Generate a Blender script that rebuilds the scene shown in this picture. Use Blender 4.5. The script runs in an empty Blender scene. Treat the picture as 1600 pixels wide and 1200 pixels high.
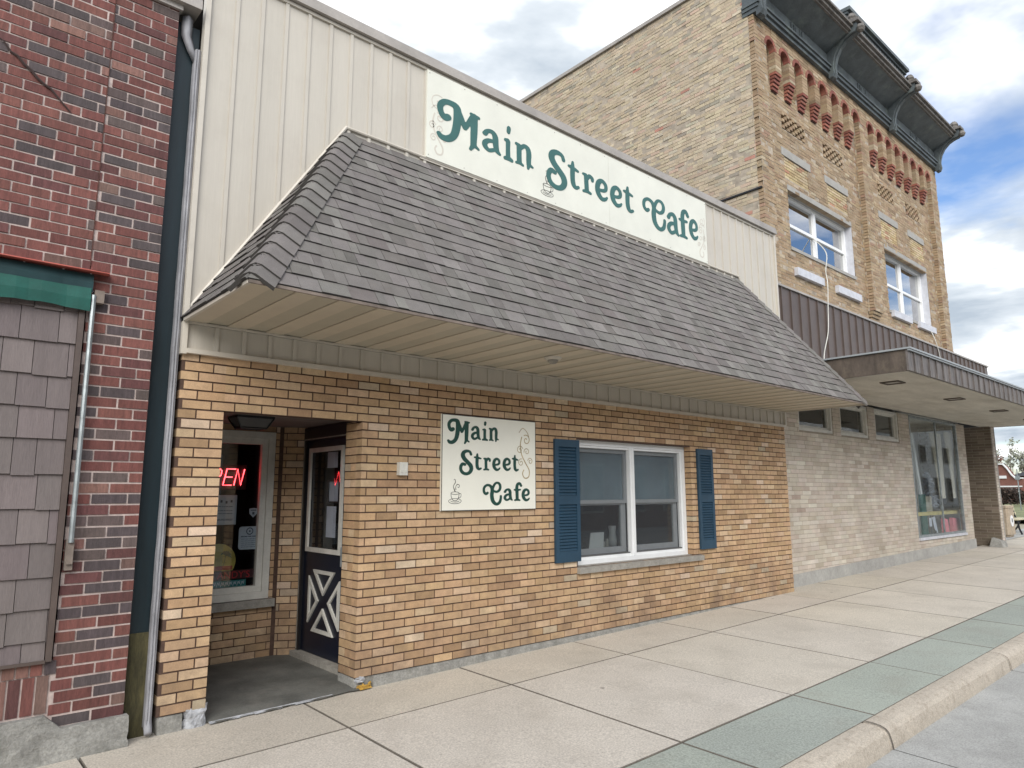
import bpy, math, random
from mathutils import Vector, Matrix
random.seed(7)
sc = bpy.context.scene
col = sc.collection
# ------------------------------------------------------------------ camera
cd = bpy.data.cameras.new("camera"); cam = bpy.data.objects.new("camera", cd); col.objects.link(cam)
cd.sensor_width = 36; cd.lens = 1082/1600*36; cd.clip_end = 2000; cd.clip_start = .05
ROT = Matrix((((0.7487875628362414, -0.10169467304485735, -0.6549621204436646), (-0.6628073423007478, -0.11771940577947354, -0.7394785787939682), (-0.0019007193325638033, 0.9878260651436706, -0.15555080291914794))))
cam.matrix_world = Matrix.Translation((0, -5.5641, 1.6)) @ ROT.to_4x4()
sc.camera = cam
# ------------------------------------------------------------------ world
SUN_EL, SUN_AZ = math.radians(33), math.radians(-140)      # azimuth measured from +Y toward +X
w = bpy.data.worlds.new("World"); sc.world = w; w.use_nodes = True
nt = w.node_tree; nt.nodes.clear(); N = nt.nodes.new; Lk = nt.links.new
out = N('ShaderNodeOutputWorld'); bg = N('ShaderNodeBackground'); bg.inputs[1].default_value = .12
Lk(bg.outputs[0], out.inputs[0])
sky = N('ShaderNodeTexSky'); sky.sky_type = 'NISHITA'; sky.sun_disc = False
sky.sun_elevation = SUN_EL; sky.sun_rotation = SUN_AZ; sky.air_density = 1.3; sky.dust_density = .6
tc = N('ShaderNodeTexCoord'); sep = N('ShaderNodeSeparateXYZ'); Lk(tc.outputs['Generated'], sep.inputs[0])
def wm(op, a, b=None, c=None):
    n = N('ShaderNodeMath'); n.operation = op
    for i, v in enumerate((a, b, c)):
        if v is None: continue
        if isinstance(v, (int, float)): n.inputs[i].default_value = v
        else: Lk(v, n.inputs[i])
    return n.outputs[0]
zz = wm('MAXIMUM', wm('ADD', sep.outputs[2], .12), .03)
cx, cy = wm('DIVIDE', sep.outputs[0], zz), wm('DIVIDE', sep.outputs[1], zz)
cmb = N('ShaderNodeCombineXYZ'); Lk(cx, cmb.inputs[0]); Lk(cy, cmb.inputs[1]); cmb.inputs[2].default_value = CLOUDZ = 3.3
def wnoise(scale, det, rough, dist=0., z=None):
    n = N('ShaderNodeTexNoise'); n.inputs['Scale'].default_value = scale; n.inputs['Detail'].default_value = det
    n.inputs['Roughness'].default_value = rough; n.inputs['Distortion'].default_value = dist
    src = cmb.outputs[0]
    if z is not None:
        a = N('ShaderNodeVectorMath'); a.operation = 'ADD'; a.inputs[1].default_value = (z, z*.7, z*1.3); Lk(src, a.inputs[0]); src = a.outputs[0]
    Lk(src, n.inputs['Vector']); return n.outputs['Fac']
def wramp(src, stops):
    r = N('ShaderNodeValToRGB'); Lk(src, r.inputs[0]); e = r.color_ramp.elements
    while len(e) < len(stops): e.new(.5)
    for el, (p, c) in zip(e, stops): el.position = p; el.color = c if len(c) == 4 else (*c, 1)
    return r.outputs[0]
cover = wramp(wnoise(.9, 7, .56, .25), [(.385, (0, 0, 0)), (.505, (1, 1, 1))])
shade = wramp(wnoise(1.5, 6, .55, .3, 5.3), [(.36, (1.9, 2.2, 2.55)), (.47, (3.0, 3.25, 3.5)), (.56, (5.2, 5.25, 5.3))])
mx = N('ShaderNodeMix'); mx.data_type = 'RGBA'; Lk(cover, mx.inputs[0])
skm = N('ShaderNodeMix'); skm.data_type = 'RGBA'; skm.blend_type = 'MULTIPLY'; skm.inputs[0].default_value = 1
Lk(sky.outputs[0], skm.inputs[6]); skm.inputs[7].default_value = (.42, .5, .66, 1)
Lk(skm.outputs[2], mx.inputs[6]); Lk(shade, mx.inputs[7])
Lk(mx.outputs[2], bg.inputs[0])
# ------------------------------------------------------------------ sun
sd = bpy.data.lights.new("sun", 'SUN'); sd.energy = 1.5; sd.angle = math.radians(45); sd.color = (1, .96, .9)
so = bpy.data.objects.new("sun", sd); col.objects.link(so)
dv = Vector((math.sin(SUN_AZ)*math.cos(SUN_EL), math.cos(SUN_AZ)*math.cos(SUN_EL), math.sin(SUN_EL)))
so.rotation_euler = dv.to_track_quat('Z', 'Y').to_euler()
sc.view_settings.view_transform = 'Standard'; sc.view_settings.look = 'None'; sc.view_settings.exposure = 1.23; sc.view_settings.gamma = 1
sc.render.engine = 'CYCLES'

# ------------------------------------------------------------------ helpers
ORG = {}
def top(name, label, cat, loc=(0, 0, 0), group=None):
    o = bpy.data.objects.new(name, None); col.objects.link(o); o.location = loc; o.empty_display_size = .2
    o['label'] = label; o['category'] = cat
    if group: o['group'] = group
    ORG[o.name] = Vector(loc); return o
def tag(o, label=None, cat=None, group=None, kind=None):
    if label: o['label'] = label
    if cat: o['category'] = cat
    if group: o['group'] = group
    if kind: o['kind'] = kind
    return o
class MB:
    def __init__(s): s.v = []; s.f = []; s.c = []; s.m = []; s.cc = (.5, .5, .5, 1); s.mi = 0
    def face(s, pts, c=None):
        n = len(s.v); s.v += [tuple(p) for p in pts]; s.f.append(tuple(range(n, n+len(pts)))); s.c.append(c or s.cc); s.m.append(s.mi)
    def hexa(s, p, c=None, skip=()):
        # p: 8 points, bottom 4 ccw seen from above then top 4
        n = len(s.v); s.v += [tuple(q) for q in p]
        for i, f in enumerate(((3, 2, 1, 0), (4, 5, 6, 7), (0, 1, 5, 4), (1, 2, 6, 5), (2, 3, 7, 6), (3, 0, 4, 7))):
            if i in skip: continue
            s.f.append(tuple(n+k for k in f)); s.c.append(c or s.cc); s.m.append(s.mi)
    def box(s, x0, x1, y0, y1, z0, z1, c=None):
        s.hexa([(x0, y0, z0), (x1, y0, z0), (x1, y1, z0), (x0, y1, z0), (x0, y0, z1), (x1, y0, z1), (x1, y1, z1), (x0, y1, z1)], c)
    def obox(s, O, U, V, W, u0, u1, v0, v1, w0, w1, c=None):
        P = lambda a, b, d: O+U*a+V*b+W*d
        s.hexa([P(u0, v0, w0), P(u1, v0, w0), P(u1, v1, w0), P(u0, v1, w0), P(u0, v0, w1), P(u1, v0, w1), P(u1, v1, w1), P(u0, v1, w1)], c)
    def tube(s, pts, r, n=8, c=None, caps=True):
        pts = [Vector(p) for p in pts]; rr = r if isinstance(r, (list, tuple)) else [r]*len(pts)
        rings = []; up = None
        for i, p in enumerate(pts):
            d = (pts[min(i+1, len(pts)-1)]-pts[max(i-1, 0)]).normalized()
            if up is None: up = Vector((0, 0, 1)) if abs(d.z) < .9 else Vector((1, 0, 0))
            a = d.cross(up).normalized(); b = a.cross(d).normalized(); up = b
            k = len(s.v); rings.append(k)
            for j in range(n):
                t = 2*math.pi*j/n; s.v.append(tuple(p+a*math.cos(t)*rr[i]+b*math.sin(t)*rr[i]))
        for i in range(len(rings)-1):
            for j in range(n):
                a0, a1 = rings[i]+j, rings[i]+(j+1) % n; b0, b1 = rings[i+1]+j, rings[i+1]+(j+1) % n
                s.f.append((a0, a1, b1, b0)); s.c.append(c or s.cc); s.m.append(s.mi)
        if caps:
            s.f.append(tuple(rings[0]+j for j in range(n-1, -1, -1))); s.c.append(c or s.cc); s.m.append(s.mi)
            s.f.append(tuple(rings[-1]+j for j in range(n))); s.c.append(c or s.cc); s.m.append(s.mi)
    def lathe(s, ctr, prof, n=20, c=None):
        k = len(s.v); ctr = Vector(ctr)
        for r, z in prof:
            for j in range(n): t = 2*math.pi*j/n; s.v.append((ctr.x+r*math.cos(t), ctr.y+r*math.sin(t), ctr.z+z))
        for i in range(len(prof)-1):
            for j in range(n):
                s.f.append((k+i*n+j, k+i*n+(j+1) % n, k+(i+1)*n+(j+1) % n, k+(i+1)*n+j)); s.c.append(c or s.cc); s.m.append(s.mi)
    def prism(s, poly, O, U, V, W, d, c=None):
        # poly 2D (u,v) ; extruded from w=0 to w=d along W
        a = [O+U*p[0]+V*p[1] for p in poly]; b = [q+W*d for q in a]
        s.face(a[::-1], c); s.face(b, c)
        for i in range(len(a)):
            j = (i+1) % len(a); s.face([a[i], a[j], b[j], b[i]], c)
    def build(s, name, mat, parent=None, smooth=False):
        me = bpy.data.meshes.new(name); org = Vector((0, 0, 0))
        if parent is not None: org = ORG[parent.name]
        me.from_pydata([(v[0]-org.x, v[1]-org.y, v[2]-org.z) for v in s.v], [], s.f)
        for m in (mat if isinstance(mat, (list, tuple)) else [mat]): me.materials.append(m)
        at = me.attributes.new('col', 'FLOAT_COLOR', 'FACE')
        flat = []
        for c in s.c: flat += [c[0], c[1], c[2], 1]
        at.data.foreach_set('color', flat)
        me.polygons.foreach_set('material_index', s.m)
        if smooth: me.polygons.foreach_set('use_smooth', [True]*len(s.f))
        me.update()
        o = bpy.data.objects.new(name, me); col.objects.link(o)
        if parent is not None: o.parent = parent
        ORG[o.name] = org; return o

# ------------------------------------------------------------------ materials
def mat(name, base=None, rough=.8, attr=False, n1=(0, 1), n2=None, bump=0., bscale=60., metal=0., spec=.5, stain=None, bdet=6, stretch=None, coat=0., bdist=.004, grime=None, spots=None):
    """base colour (or the 'col' attribute) varied by up to two noises; fine bump."""
    m = bpy.data.materials.new(name); m.use_nodes = True; t = m.node_tree; nd = t.nodes; lk = t.links
    b = nd['Principled BSDF']; b.inputs['Roughness'].default_value = rough; b.inputs['Metallic'].default_value = metal
    b.inputs['Specular IOR Level'].default_value = spec
    if coat: b.inputs['Coat Weight'].default_value = coat; b.inputs['Coat Roughness'].default_value = .15
    geo = nd.new('ShaderNodeNewGeometry'); vec = geo.outputs['Position']
    if stretch:
        mp = nd.new('ShaderNodeVectorMath'); mp.operation = 'MULTIPLY'; mp.inputs[1].default_value = stretch; lk.new(vec, mp.inputs[0]); vec = mp.outputs[0]
    if attr:
        a = nd.new('ShaderNodeAttribute'); a.attribute_name = 'col'; c = a.outputs['Color']
    else:
        r = nd.new('ShaderNodeRGB'); r.outputs[0].default_value = (*base, 1); c = r.outputs[0]
    def noise(scale, det=6, rg=.6, v=None):
        n = nd.new('ShaderNodeTexNoise'); n.inputs['Scale'].default_value = scale; n.inputs['Detail'].default_value = det
        n.inputs['Roughness'].default_value = rg; lk.new(v or vec, n.inputs['Vector']); return n.outputs['Fac']
    def mul(c, fac, lo, hi, p0=.3, p1=.7):
        mr = nd.new('ShaderNodeMapRange'); mr.inputs['From Min'].default_value = p0; mr.inputs['From Max'].default_value = p1
        mr.inputs['To Min'].default_value = lo; mr.inputs['To Max'].default_value = hi; lk.new(fac, mr.inputs['Value'])
        mm = nd.new('ShaderNodeMix'); mm.data_type = 'RGBA'; mm.blend_type = 'MULTIPLY'; mm.inputs[0].default_value = 1
        cb = nd.new('ShaderNodeCombineColor')
        for i in range(3): lk.new(mr.outputs[0], cb.inputs[i])
        lk.new(c, mm.inputs[6]); lk.new(cb.outputs[0], mm.inputs[7]); return mm.outputs[2]
    if n1[0]: c = mul(c, noise(n1[0]), 2-n1[1] if n1[1] > 1 else n1[1], 1/n1[1] if n1[1] < 1 else n1[1])
    if n2: c = mul(c, noise(n2[0], 8, .7), n2[1], 1/n2[1])
    if stain:   # (scale, colour, lo, hi, amount)
        f = noise(stain[0], 8, .65, geo.outputs['Position'])
        mr = nd.new('ShaderNodeMapRange'); mr.inputs['From Min'].default_value = stain[2]; mr.inputs['From Max'].default_value = stain[3]
        mr.inputs['To Max'].default_value = stain[4]; lk.new(f, mr.inputs['Value'])
        mm = nd.new('ShaderNodeMix'); mm.data_type = 'RGBA'; lk.new(mr.outputs[0], mm.inputs[0]); lk.new(c, mm.inputs[6]); mm.inputs[7].default_value = (*stain[1], 1); c = mm.outputs[2]
    if grime:   # (z_low, z_high, colour, amount): splash dirt fading upward, broken by noise
        sp = nd.new('ShaderNodeSeparateXYZ'); lk.new(geo.outputs['Position'], sp.inputs[0])
        mr = nd.new('ShaderNodeMapRange'); mr.inputs['From Min'].default_value = grime[1]; mr.inputs['From Max'].default_value = grime[0]; lk.new(sp.outputs[2], mr.inputs['Value'])
        f = noise(2.6, 8, .7, geo.outputs['Position']); m2 = nd.new('ShaderNodeMapRange'); m2.inputs['From Min'].default_value = .35; m2.inputs['From Max'].default_value = .65; m2.inputs['To Max'].default_value = grime[3]; lk.new(f, m2.inputs['Value'])
        mu = nd.new('ShaderNodeMath'); mu.operation = 'MULTIPLY'; lk.new(mr.outputs[0], mu.inputs[0]); lk.new(m2.outputs[0], mu.inputs[1])
        mm = nd.new('ShaderNodeMix'); mm.data_type = 'RGBA'; lk.new(mu.outputs[0], mm.inputs[0]); lk.new(c, mm.inputs[6]); mm.inputs[7].default_value = (*grime[2], 1); c = mm.outputs[2]
    if spots:   # (scale, radius, colour): sparse gum and oil spots
        vo = nd.new('ShaderNodeTexVoronoi'); vo.inputs['Scale'].default_value = spots[0]; lk.new(geo.outputs['Position'], vo.inputs['Vector'])
        mr = nd.new('ShaderNodeMapRange'); mr.inputs['From Min'].default_value = spots[1]; mr.inputs['From Max'].default_value = spots[1]*.6; mr.inputs['To Max'].default_value = .75; lk.new(vo.outputs['Distance'], mr.inputs['Value'])
        mm = nd.new('ShaderNodeMix'); mm.data_type = 'RGBA'; lk.new(mr.outputs[0], mm.inputs[0]); lk.new(c, mm.inputs[6]); mm.inputs[7].default_value = (*spots[2], 1); c = mm.outputs[2]
    lk.new(c, b.inputs['Base Color'])
    if bump:
        bp = nd.new('ShaderNodeBump'); bp.inputs['Strength'].default_value = bump; bp.inputs['Distance'].default_value = bdist
        lk.new(noise(bscale, bdet, .7), bp.inputs['Height']); lk.new(bp.outputs[0], b.inputs['Normal'])
    return m
def glass(name, tint=(.8, .85, .85), mixf=.0, boost=1.0):
    m = bpy.data.materials.new(name); m.use_nodes = True; t = m.node_tree; nd = t.nodes; lk = t.links; nd.clear()
    o = nd.new('ShaderNodeOutputMaterial'); tr = nd.new('ShaderNodeBsdfTransparent'); tr.inputs[0].default_value = (*tint, 1)
    g = nd.new('ShaderNodeBsdfGlossy'); g.inputs['Roughness'].default_value = .01; lw = nd.new('ShaderNodeLayerWeight'); lw.inputs[0].default_value = .5; pw = nd.new('ShaderNodeMath'); pw.operation = 'POWER'; pw.inputs[1].default_value = 5; lk.new(lw.outputs['Facing'], pw.inputs[0]); fr = nd.new('ShaderNodeMath'); fr.operation = 'MULTIPLY_ADD'; fr.inputs[1].default_value = .96; fr.inputs[2].default_value = .04; lk.new(pw.outputs[0], fr.inputs[0])
    ma = nd.new('ShaderNodeMath'); ma.operation = 'MULTIPLY_ADD'; ma.inputs[1].default_value = boost; ma.inputs[2].default_value = mixf; ma.use_clamp = True
    lk.new(fr.outputs[0], ma.inputs[0]); mx = nd.new('ShaderNodeMixShader'); lk.new(ma.outputs[0], mx.inputs[0])
    lk.new(tr.outputs[0], mx.inputs[1]); lk.new(g.outputs[0], mx.inputs[2]); lk.new(mx.outputs[0], o.inputs[0]); return m
def emis(name, c, s):
    m = bpy.data.materials.new(name); m.use_nodes = True; b = m.node_tree.nodes['Principled BSDF']
    b.inputs['Base Color'].default_value = (*c, 1); b.inputs['Emission Color'].default_value = (*c, 1); b.inputs['Emission Strength'].default_value = s; return m
M = {}
M['brick'] = mat('glazed_face_brick', attr=True, rough=.75, n1=(14, .86), n2=(110, .84), bump=.5, bscale=170, stain=(1.3, (.18, .115, .07), .52, .78, .5), grime=(-.05, .75, (.17, .12, .085), .8))
M['red_brick'] = mat('old_red_brick', attr=True, rough=.85, n1=(22, .78), n2=(120, .75), bump=.9, bscale=120, stretch=(2.2, 1, .25))
M['old_brick'] = mat('weathered_cream_brick', attr=True, rough=.9, n1=(7, .88), n2=(60, .8), bump=1, bscale=60, stain=(.45, (.20, .16, .115), .48, .75, .45), bdist=.01)
M['grey_brick'] = mat('grey_face_brick', attr=True, rough=.8, n1=(4, .88), n2=(90, .85), bump=.5, bscale=120, stain=(.8, (.2, .16, .12), .5, .75, .35))
M['mortar_dark'] = mat('dark_brown_mortar', (.080, .047, .034), .9, n1=(20, .8), bump=.6, bscale=200)
M['mortar_pink'] = mat('pinkish_mortar', (.45, .37, .34), .9, n1=(20, .8), bump=.8, bscale=200)
M['mortar_old'] = mat('old_lime_mortar', (.34, .29, .23), .9, n1=(5, .7), bump=.8, bscale=90)
M['mortar_grey'] = mat('grey_mortar', (.30, .26, .21), .9, n1=(5, .85), bump=.5, bscale=120)
M['siding'] = mat('cream_vinyl_siding', (.505, .47, .41), .45, n1=(1.2, .95), n2=(40, .96), spec=.4, stretch=(3, 1, .12), stain=(1.6, (.36, .32, .27), .5, .8, .35), bump=.15, bscale=6, bdist=.01)
M['trim'] = mat('cream_metal_trim', (.53, .49, .425), .4, n1=(6, .93))
M['coping'] = mat('weathered_metal_coping', (.36, .33, .30), .45, n1=(3, .85), n2=(60, .92), metal=.2)
M['soffit'] = mat('vinyl_soffit', attr=True, rough=.5, n1=(4, .95), n2=(300, .94))
M['shingle'] = mat('asphalt_shingle', attr=True, rough=.95, n1=(9, .9), n2=(420, .66), bump=1, bscale=500, bdist=.006)
M['board'] = mat('cream_sign_board', (.69, .69, .61), .45, n1=(2, .94), n2=(60, .98), coat=.1, stain=(1.2, (.55, .53, .46), .55, .85, .4))
M['green_paint'] = mat('dark_teal_lettering', (.032, .115, .105), .45, n1=(8, .9))
M['green_dark'] = mat('deep_green_lettering', (.012, .06, .045), .45, n1=(8, .9))
M['ink'] = mat('grey_drawn_line', (.06, .06, .055), .6)
M['gold'] = mat('pale_gold_scroll', (.42, .33, .18), .5, n1=(12, .75))
M['pinkline'] = mat('faint_scroll', (.58, .54, .47), .5)
M['white'] = mat('white_vinyl_frame', (.76, .77, .77), .35, n1=(5, .95), n2=(50, .97))
M['offwhite'] = mat('weathered_white_paint', (.60, .59, .54), .5, n1=(6, .88), n2=(60, .93))
M['screen_frame'] = mat('grey_sash', (.30, .32, .33), .45, n1=(6, .93))
M['blue_shutter'] = mat('faded_blue_shutter', (.017, .050, .085), .5, n1=(3, .85), n2=(50, .93))
M['navy'] = mat('navy_door_paint', (.003, .006, .018), .35, n1=(6, .8))
M['black'] = mat('black_metal', (.012, .012, .014), .4)
M['stone'] = mat('grey_limestone_sill', (.28, .265, .235), .85, n1=(12, .8), n2=(90, .8), bump=.7, bscale=90)
M['concrete'] = mat('foundation_concrete', (.27, .265, .245), .9, n1=(6, .75), n2=(60, .75), bump=1, bscale=45, stain=(5, (.10, .10, .085), .5, .7, .6), bdist=.012)
M['patch'] = mat('pale_grey_patching_cement', (.40, .41, .43), .8, n1=(14, .7), bump=1, bscale=30, bdist=.02)
M['yellow'] = mat('yellow_paint_foam', (.42, .25, .045), .7, n1=(30, .7), bump=1, bscale=60, bdist=.01)
M['walk'] = mat('sidewalk_concrete', attr=True, rough=.9, n1=(.9, .92), n2=(75, .66), bump=.8, bscale=120, stain=(1.9, (.27, .235, .19), .50, .80, .38), spots=(1.7, .045, (.16, .14, .12)))
M['joint'] = mat('joint_dirt', (.06, .05, .04), .95, n1=(30, .6))
M['kerb'] = mat('kerb_concrete', (.44, .39, .325), .9, n1=(2, .9), n2=(90, .68), bump=1, bscale=110, stain=(14, (.25, .20, .15), .5, .7, .5), bdist=.005)
M['road'] = mat('grey_road_concrete', (.34, .34, .325), .9, n1=(1.3, .85), n2=(80, .68), bump=.7, bscale=110, stain=(2.2, (.20, .195, .185), .5, .8, .5))
M['asphalt'] = mat('old_asphalt', (.24, .237, .225), .95, n1=(2, .85), n2=(60, .6), bump=1, bscale=60, bdist=.01)
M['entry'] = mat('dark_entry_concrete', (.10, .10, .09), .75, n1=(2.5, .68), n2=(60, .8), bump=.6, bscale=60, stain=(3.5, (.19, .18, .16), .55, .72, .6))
M['teal_board'] = mat('dark_teal_board', (.003, .013, .018), .5, n1=(5, .75), stretch=(4, 1, .4))
M['algae'] = mat('algae_stained_board', (.050, .044, .018), .85, n1=(7, .6), n2=(40, .7), stretch=(3, 1, .6), bump=.6, bscale=50)
M['downpipe'] = mat('weathered_grey_downspout', (.24, .24, .255), .65, n1=(5, .72), n2=(30, .85), metal=.0, stretch=(3, 1, .5))
M['brown_metal'] = mat('brown_metal_panel', (.088, .066, .057), .45, n1=(3, .85), n2=(30, .93))
M['brown_side'] = mat('stained_brown_fascia', (.075, .058, .045), .7, n1=(6, .65), n2=(30, .8), stretch=(1, 1, .35), stain=(5, (.16, .13, .09), .55, .72, .6))
M['canopy'] = mat('canopy_plaster', (.50, .47, .41), .9, n1=(1.5, .86), n2=(20, .9), bump=.3, bscale=20, stain=(1.1, (.27, .23, .17), .52, .75, .6), stretch=(.5, 2.5, 1))
M['cornice'] = mat('painted_tin_cornice', (.065, .077, .082), .5, n1=(4, .72), n2=(40, .8), stain=(3, (.16, .19, .17), .52, .7, .6), bump=.4, bscale=30)
M['cornice_light'] = mat('rust_flecked_tin', (.115, .105, .095), .6, n1=(9, .6), n2=(50, .7), bump=.6, bscale=40)
M['red_corbel'] = mat('red_painted_brick', attr=True, rough=.8, n1=(14, .75), n2=(70, .8), bump=.5, bscale=60)
M['lintel'] = mat('grey_lintel_stone', (.33, .32, .30), .9, n1=(6, .9), bump=.3)
M['paint_reveal'] = mat('pale_painted_reveal', (.52, .53, .57), .6, n1=(8, .88), bump=.5, bscale=40)
M['cedar'] = mat('taupe_shake_siding', attr=True, rough=.7, n1=(5, .9), n2=(60, .85), bump=.8, bscale=60, stretch=(3, 1, .25))
M['awning'] = mat('green_canvas', (.004, .072, .056), .7, n1=(5, .8), n2=(60, .9))
M['awning_dark'] = mat('dark_green_canvas', (.006, .035, .04), .7, n1=(5, .8))
M['rust'] = mat('red_painted_flashing', (.42, .10, .075), .5, n1=(8, .8))
M['galv'] = mat('galvanised_tube', (.30, .33, .34), .4, metal=.6, n1=(12, .75))
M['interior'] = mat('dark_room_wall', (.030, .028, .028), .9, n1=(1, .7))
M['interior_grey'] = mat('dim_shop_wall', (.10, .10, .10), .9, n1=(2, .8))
M['shade'] = mat('blue_grey_sky_sheet', (.26, .32, .37), .9, n1=(2, .85))  # painted tone of the sky reflected in the upper cafe sashes
M['paper'] = mat('white_paper', (.52, .55, .62), .8, n1=(10, .93))
M['paper_ink'] = mat('printed_ink', (.10, .11, .15), .8)
M['curtain'] = mat('taupe_drape', (.60, .56, .48), .9, n1=(6, .88), stretch=(6, 6, .4))
M['pink'] = mat('pink_cloth', (.75, .22, .27), .8, n1=(6, .85))
M['glass'] = glass('window_glass', (.90, .93, .93), .02, 1.2)
M['glass_dark'] = glass('street_window_glass', (.93, .95, .95), .0, .75)
M['glass_sky'] = glass('upper_window_glass', (.35, .37, .38), .5, 1.2)
M['neon'] = emis('red_neon', (1, .05, .06), 5.5)
M['grass'] = mat('spring_grass', (.17, .18, .09), .95, n1=(.5, .75), n2=(9, .7), bump=1, bscale=30, bdist=.03)
M['ground'] = mat('pale_gravel_ground', (.30, .27, .20), .95, n1=(.4, .85), n2=(12, .8), bump=.5, bscale=20)
M['bark'] = mat('grey_bark', (.16, .13, .11), .9, n1=(10, .7))
M['leaf'] = mat('young_leaves', attr=True, rough=.8)
M['far_red'] = mat('far_red_brick', (.17, .075, .058), .9, n1=(2, .85), n2=(9, .8))
M['far_roof'] = mat('far_dark_roof', (.03, .03, .035), .8, n1=(1, .8))
M['far_white'] = mat('far_white_paint', (.65, .66, .66), .6, n1=(1, .92))
M['far_tan'] = mat('far_tan_brick', (.33, .25, .17), .9, n1=(2, .85), n2=(9, .8))
M['far_grey'] = mat('far_grey_render', (.42, .41, .38), .9, n1=(2, .85), n2=(9, .85))
M['bin'] = mat('exposed_aggregate', (.33, .27, .20), .95, n1=(9, .85), n2=(60, .6), bump=1, bscale=60, bdist=.01)

VX, VY, VZ = Vector((1, 0, 0)), Vector((0, 1, 0)), Vector((0, 0, 1))
def G(x, y): return -.1+.0135*x+.02*min(y, 0) if x < 60 else -.1+.0135*60+.02*min(y, 0)
def pal(rnd, cols, var=.1):
    t = rnd.random()*sum(c[0] for c in cols)
    for wgt, c in cols:
        t -= wgt
        if t <= 0: break
    k = 1+rnd.uniform(-var, var); return (c[0]*k, c[1]*k*(1+rnd.uniform(-.03, .03)), c[2]*k, 1)
def sub_iv(iv, h0, h1):
    o = []
    for a, b in iv:
        if h1 <= a or h0 >= b: o.append((a, b)); continue
        if h0 > a: o.append((a, h0))
        if h1 < b: o.append((h1, b))
    return o
def brick_panel(mb, mo, O, U, Nn, u0, u1, z0, z1, cols, L=.2185, H=.0735, m=.010, depth=.1, rec=.008, holes=(), seed=1, jit=.0015, off=0., var=.1, wob=0., lose=0., zphase=0.):
    """individual bricks (mb) and the recessed mortar face (mo); O origin, U along, Nn outward. holes: (a,b,za,zb)."""
    rnd = random.Random(seed); Nn = Vector(Nn); U = Vector(U); O = Vector(O)
    k = 0; z = z0-zphase
    while z < z1-1e-6:
        za, zb = max(z, z0), min(z+H, z1); zc = (za+zb)/2
        iv = [(u0, u1)]
        for h in holes:
            if h[2] < zc < h[3]: iv = sub_iv(iv, h[0], h[1])
        sh = off+(L/2 if k % 2 else 0)
        if wob: sh += rnd.uniform(-wob, wob)
        if zb-za > .012:
            for a, b in iv:
                s = math.floor((a-sh)/L)*L+sh
                while s < b:
                    p, q = max(s, a), min(s+L, b)
                    if p > a+1e-6: p += m/2
                    if q < b-1e-6: q -= m/2
                    if q-p > .015 and not (lose and rnd.random() < lose):
                        d = rnd.uniform(-jit, jit); za2, zb2 = za+m/2+rnd.uniform(-jit, jit)*.6, zb-m/2+rnd.uniform(-jit, jit)*.6
                        c = pal(rnd, cols, var)
                        P = lambda u, w, zz: O+U*u+Nn*w+VZ*zz
                        tw = rnd.uniform(-jit, jit)
                        mb.hexa([P(p, d, za2), P(q, d+tw, za2), P(q, -depth, za2), P(p, -depth, za2), P(p, d, zb2), P(q, d+tw, zb2), P(q, -depth, zb2), P(p, -depth, zb2)], c, skip=(4,))
                    s += L
        z += H; k += 1
    us = sorted({u0, u1, *[v for h in holes for v in h[:2] if u0 < v < u1]}); zs = sorted({z0, z1, *[v for h in holes for v in h[2:4] if z0 < v < z1]})
    P = lambda u, w, zz: O+U*u-Nn*w+VZ*zz
    for i in range(len(us)-1):
        for j in range(len(zs)-1):
            uc, zc = (us[i]+us[i+1])/2, (zs[j]+zs[j+1])/2
            if any(h[0] < uc < h[1] and h[2] < zc < h[3] for h in holes): continue
            mo.face([P(us[i], rec, zs[j]), P(us[i+1], rec, zs[j]), P(us[i+1], rec, zs[j+1]), P(us[i], rec, zs[j+1])])
    for h in holes:
        a, b, za, zb = max(h[0], u0)-.006, min(h[1], u1)+.006, max(h[2], z0)-.006, min(h[3], z1)+.006
        mo.face([P(a, rec, za), P(a, depth, za), P(a, depth, zb), P(a, rec, zb)]); mo.face([P(b, rec, za), P(b, depth, za), P(b, depth, zb), P(b, rec, zb)])
        if h[3] < z1: mo.face([P(a, rec, zb), P(b, rec, zb), P(b, depth, zb), P(a, depth, zb)])
        if h[2] > z0: mo.face([P(a, rec, za), P(b, rec, za), P(b, depth, za), P(a, depth, za)])
def frame(mb, O, U, V, W, u0, u1, v0, v1, t, w0, w1, c=None, tb=None, tt=None):
    """rectangular ring of four butted bars"""
    tb = t if tb is None else tb; tt = t if tt is None else tt
    mb.obox(O, U, V, W, u0, u0+t, v0, v1, w0, w1, c); mb.obox(O, U, V, W, u1-t, u1, v0, v1, w0, w1, c)
    mb.obox(O, U, V, W, u0+t, u1-t, v0, v0+tb, w0, w1, c); mb.obox(O, U, V, W, u0+t, u1-t, v1-tt, v1, w0, w1, c)
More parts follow.
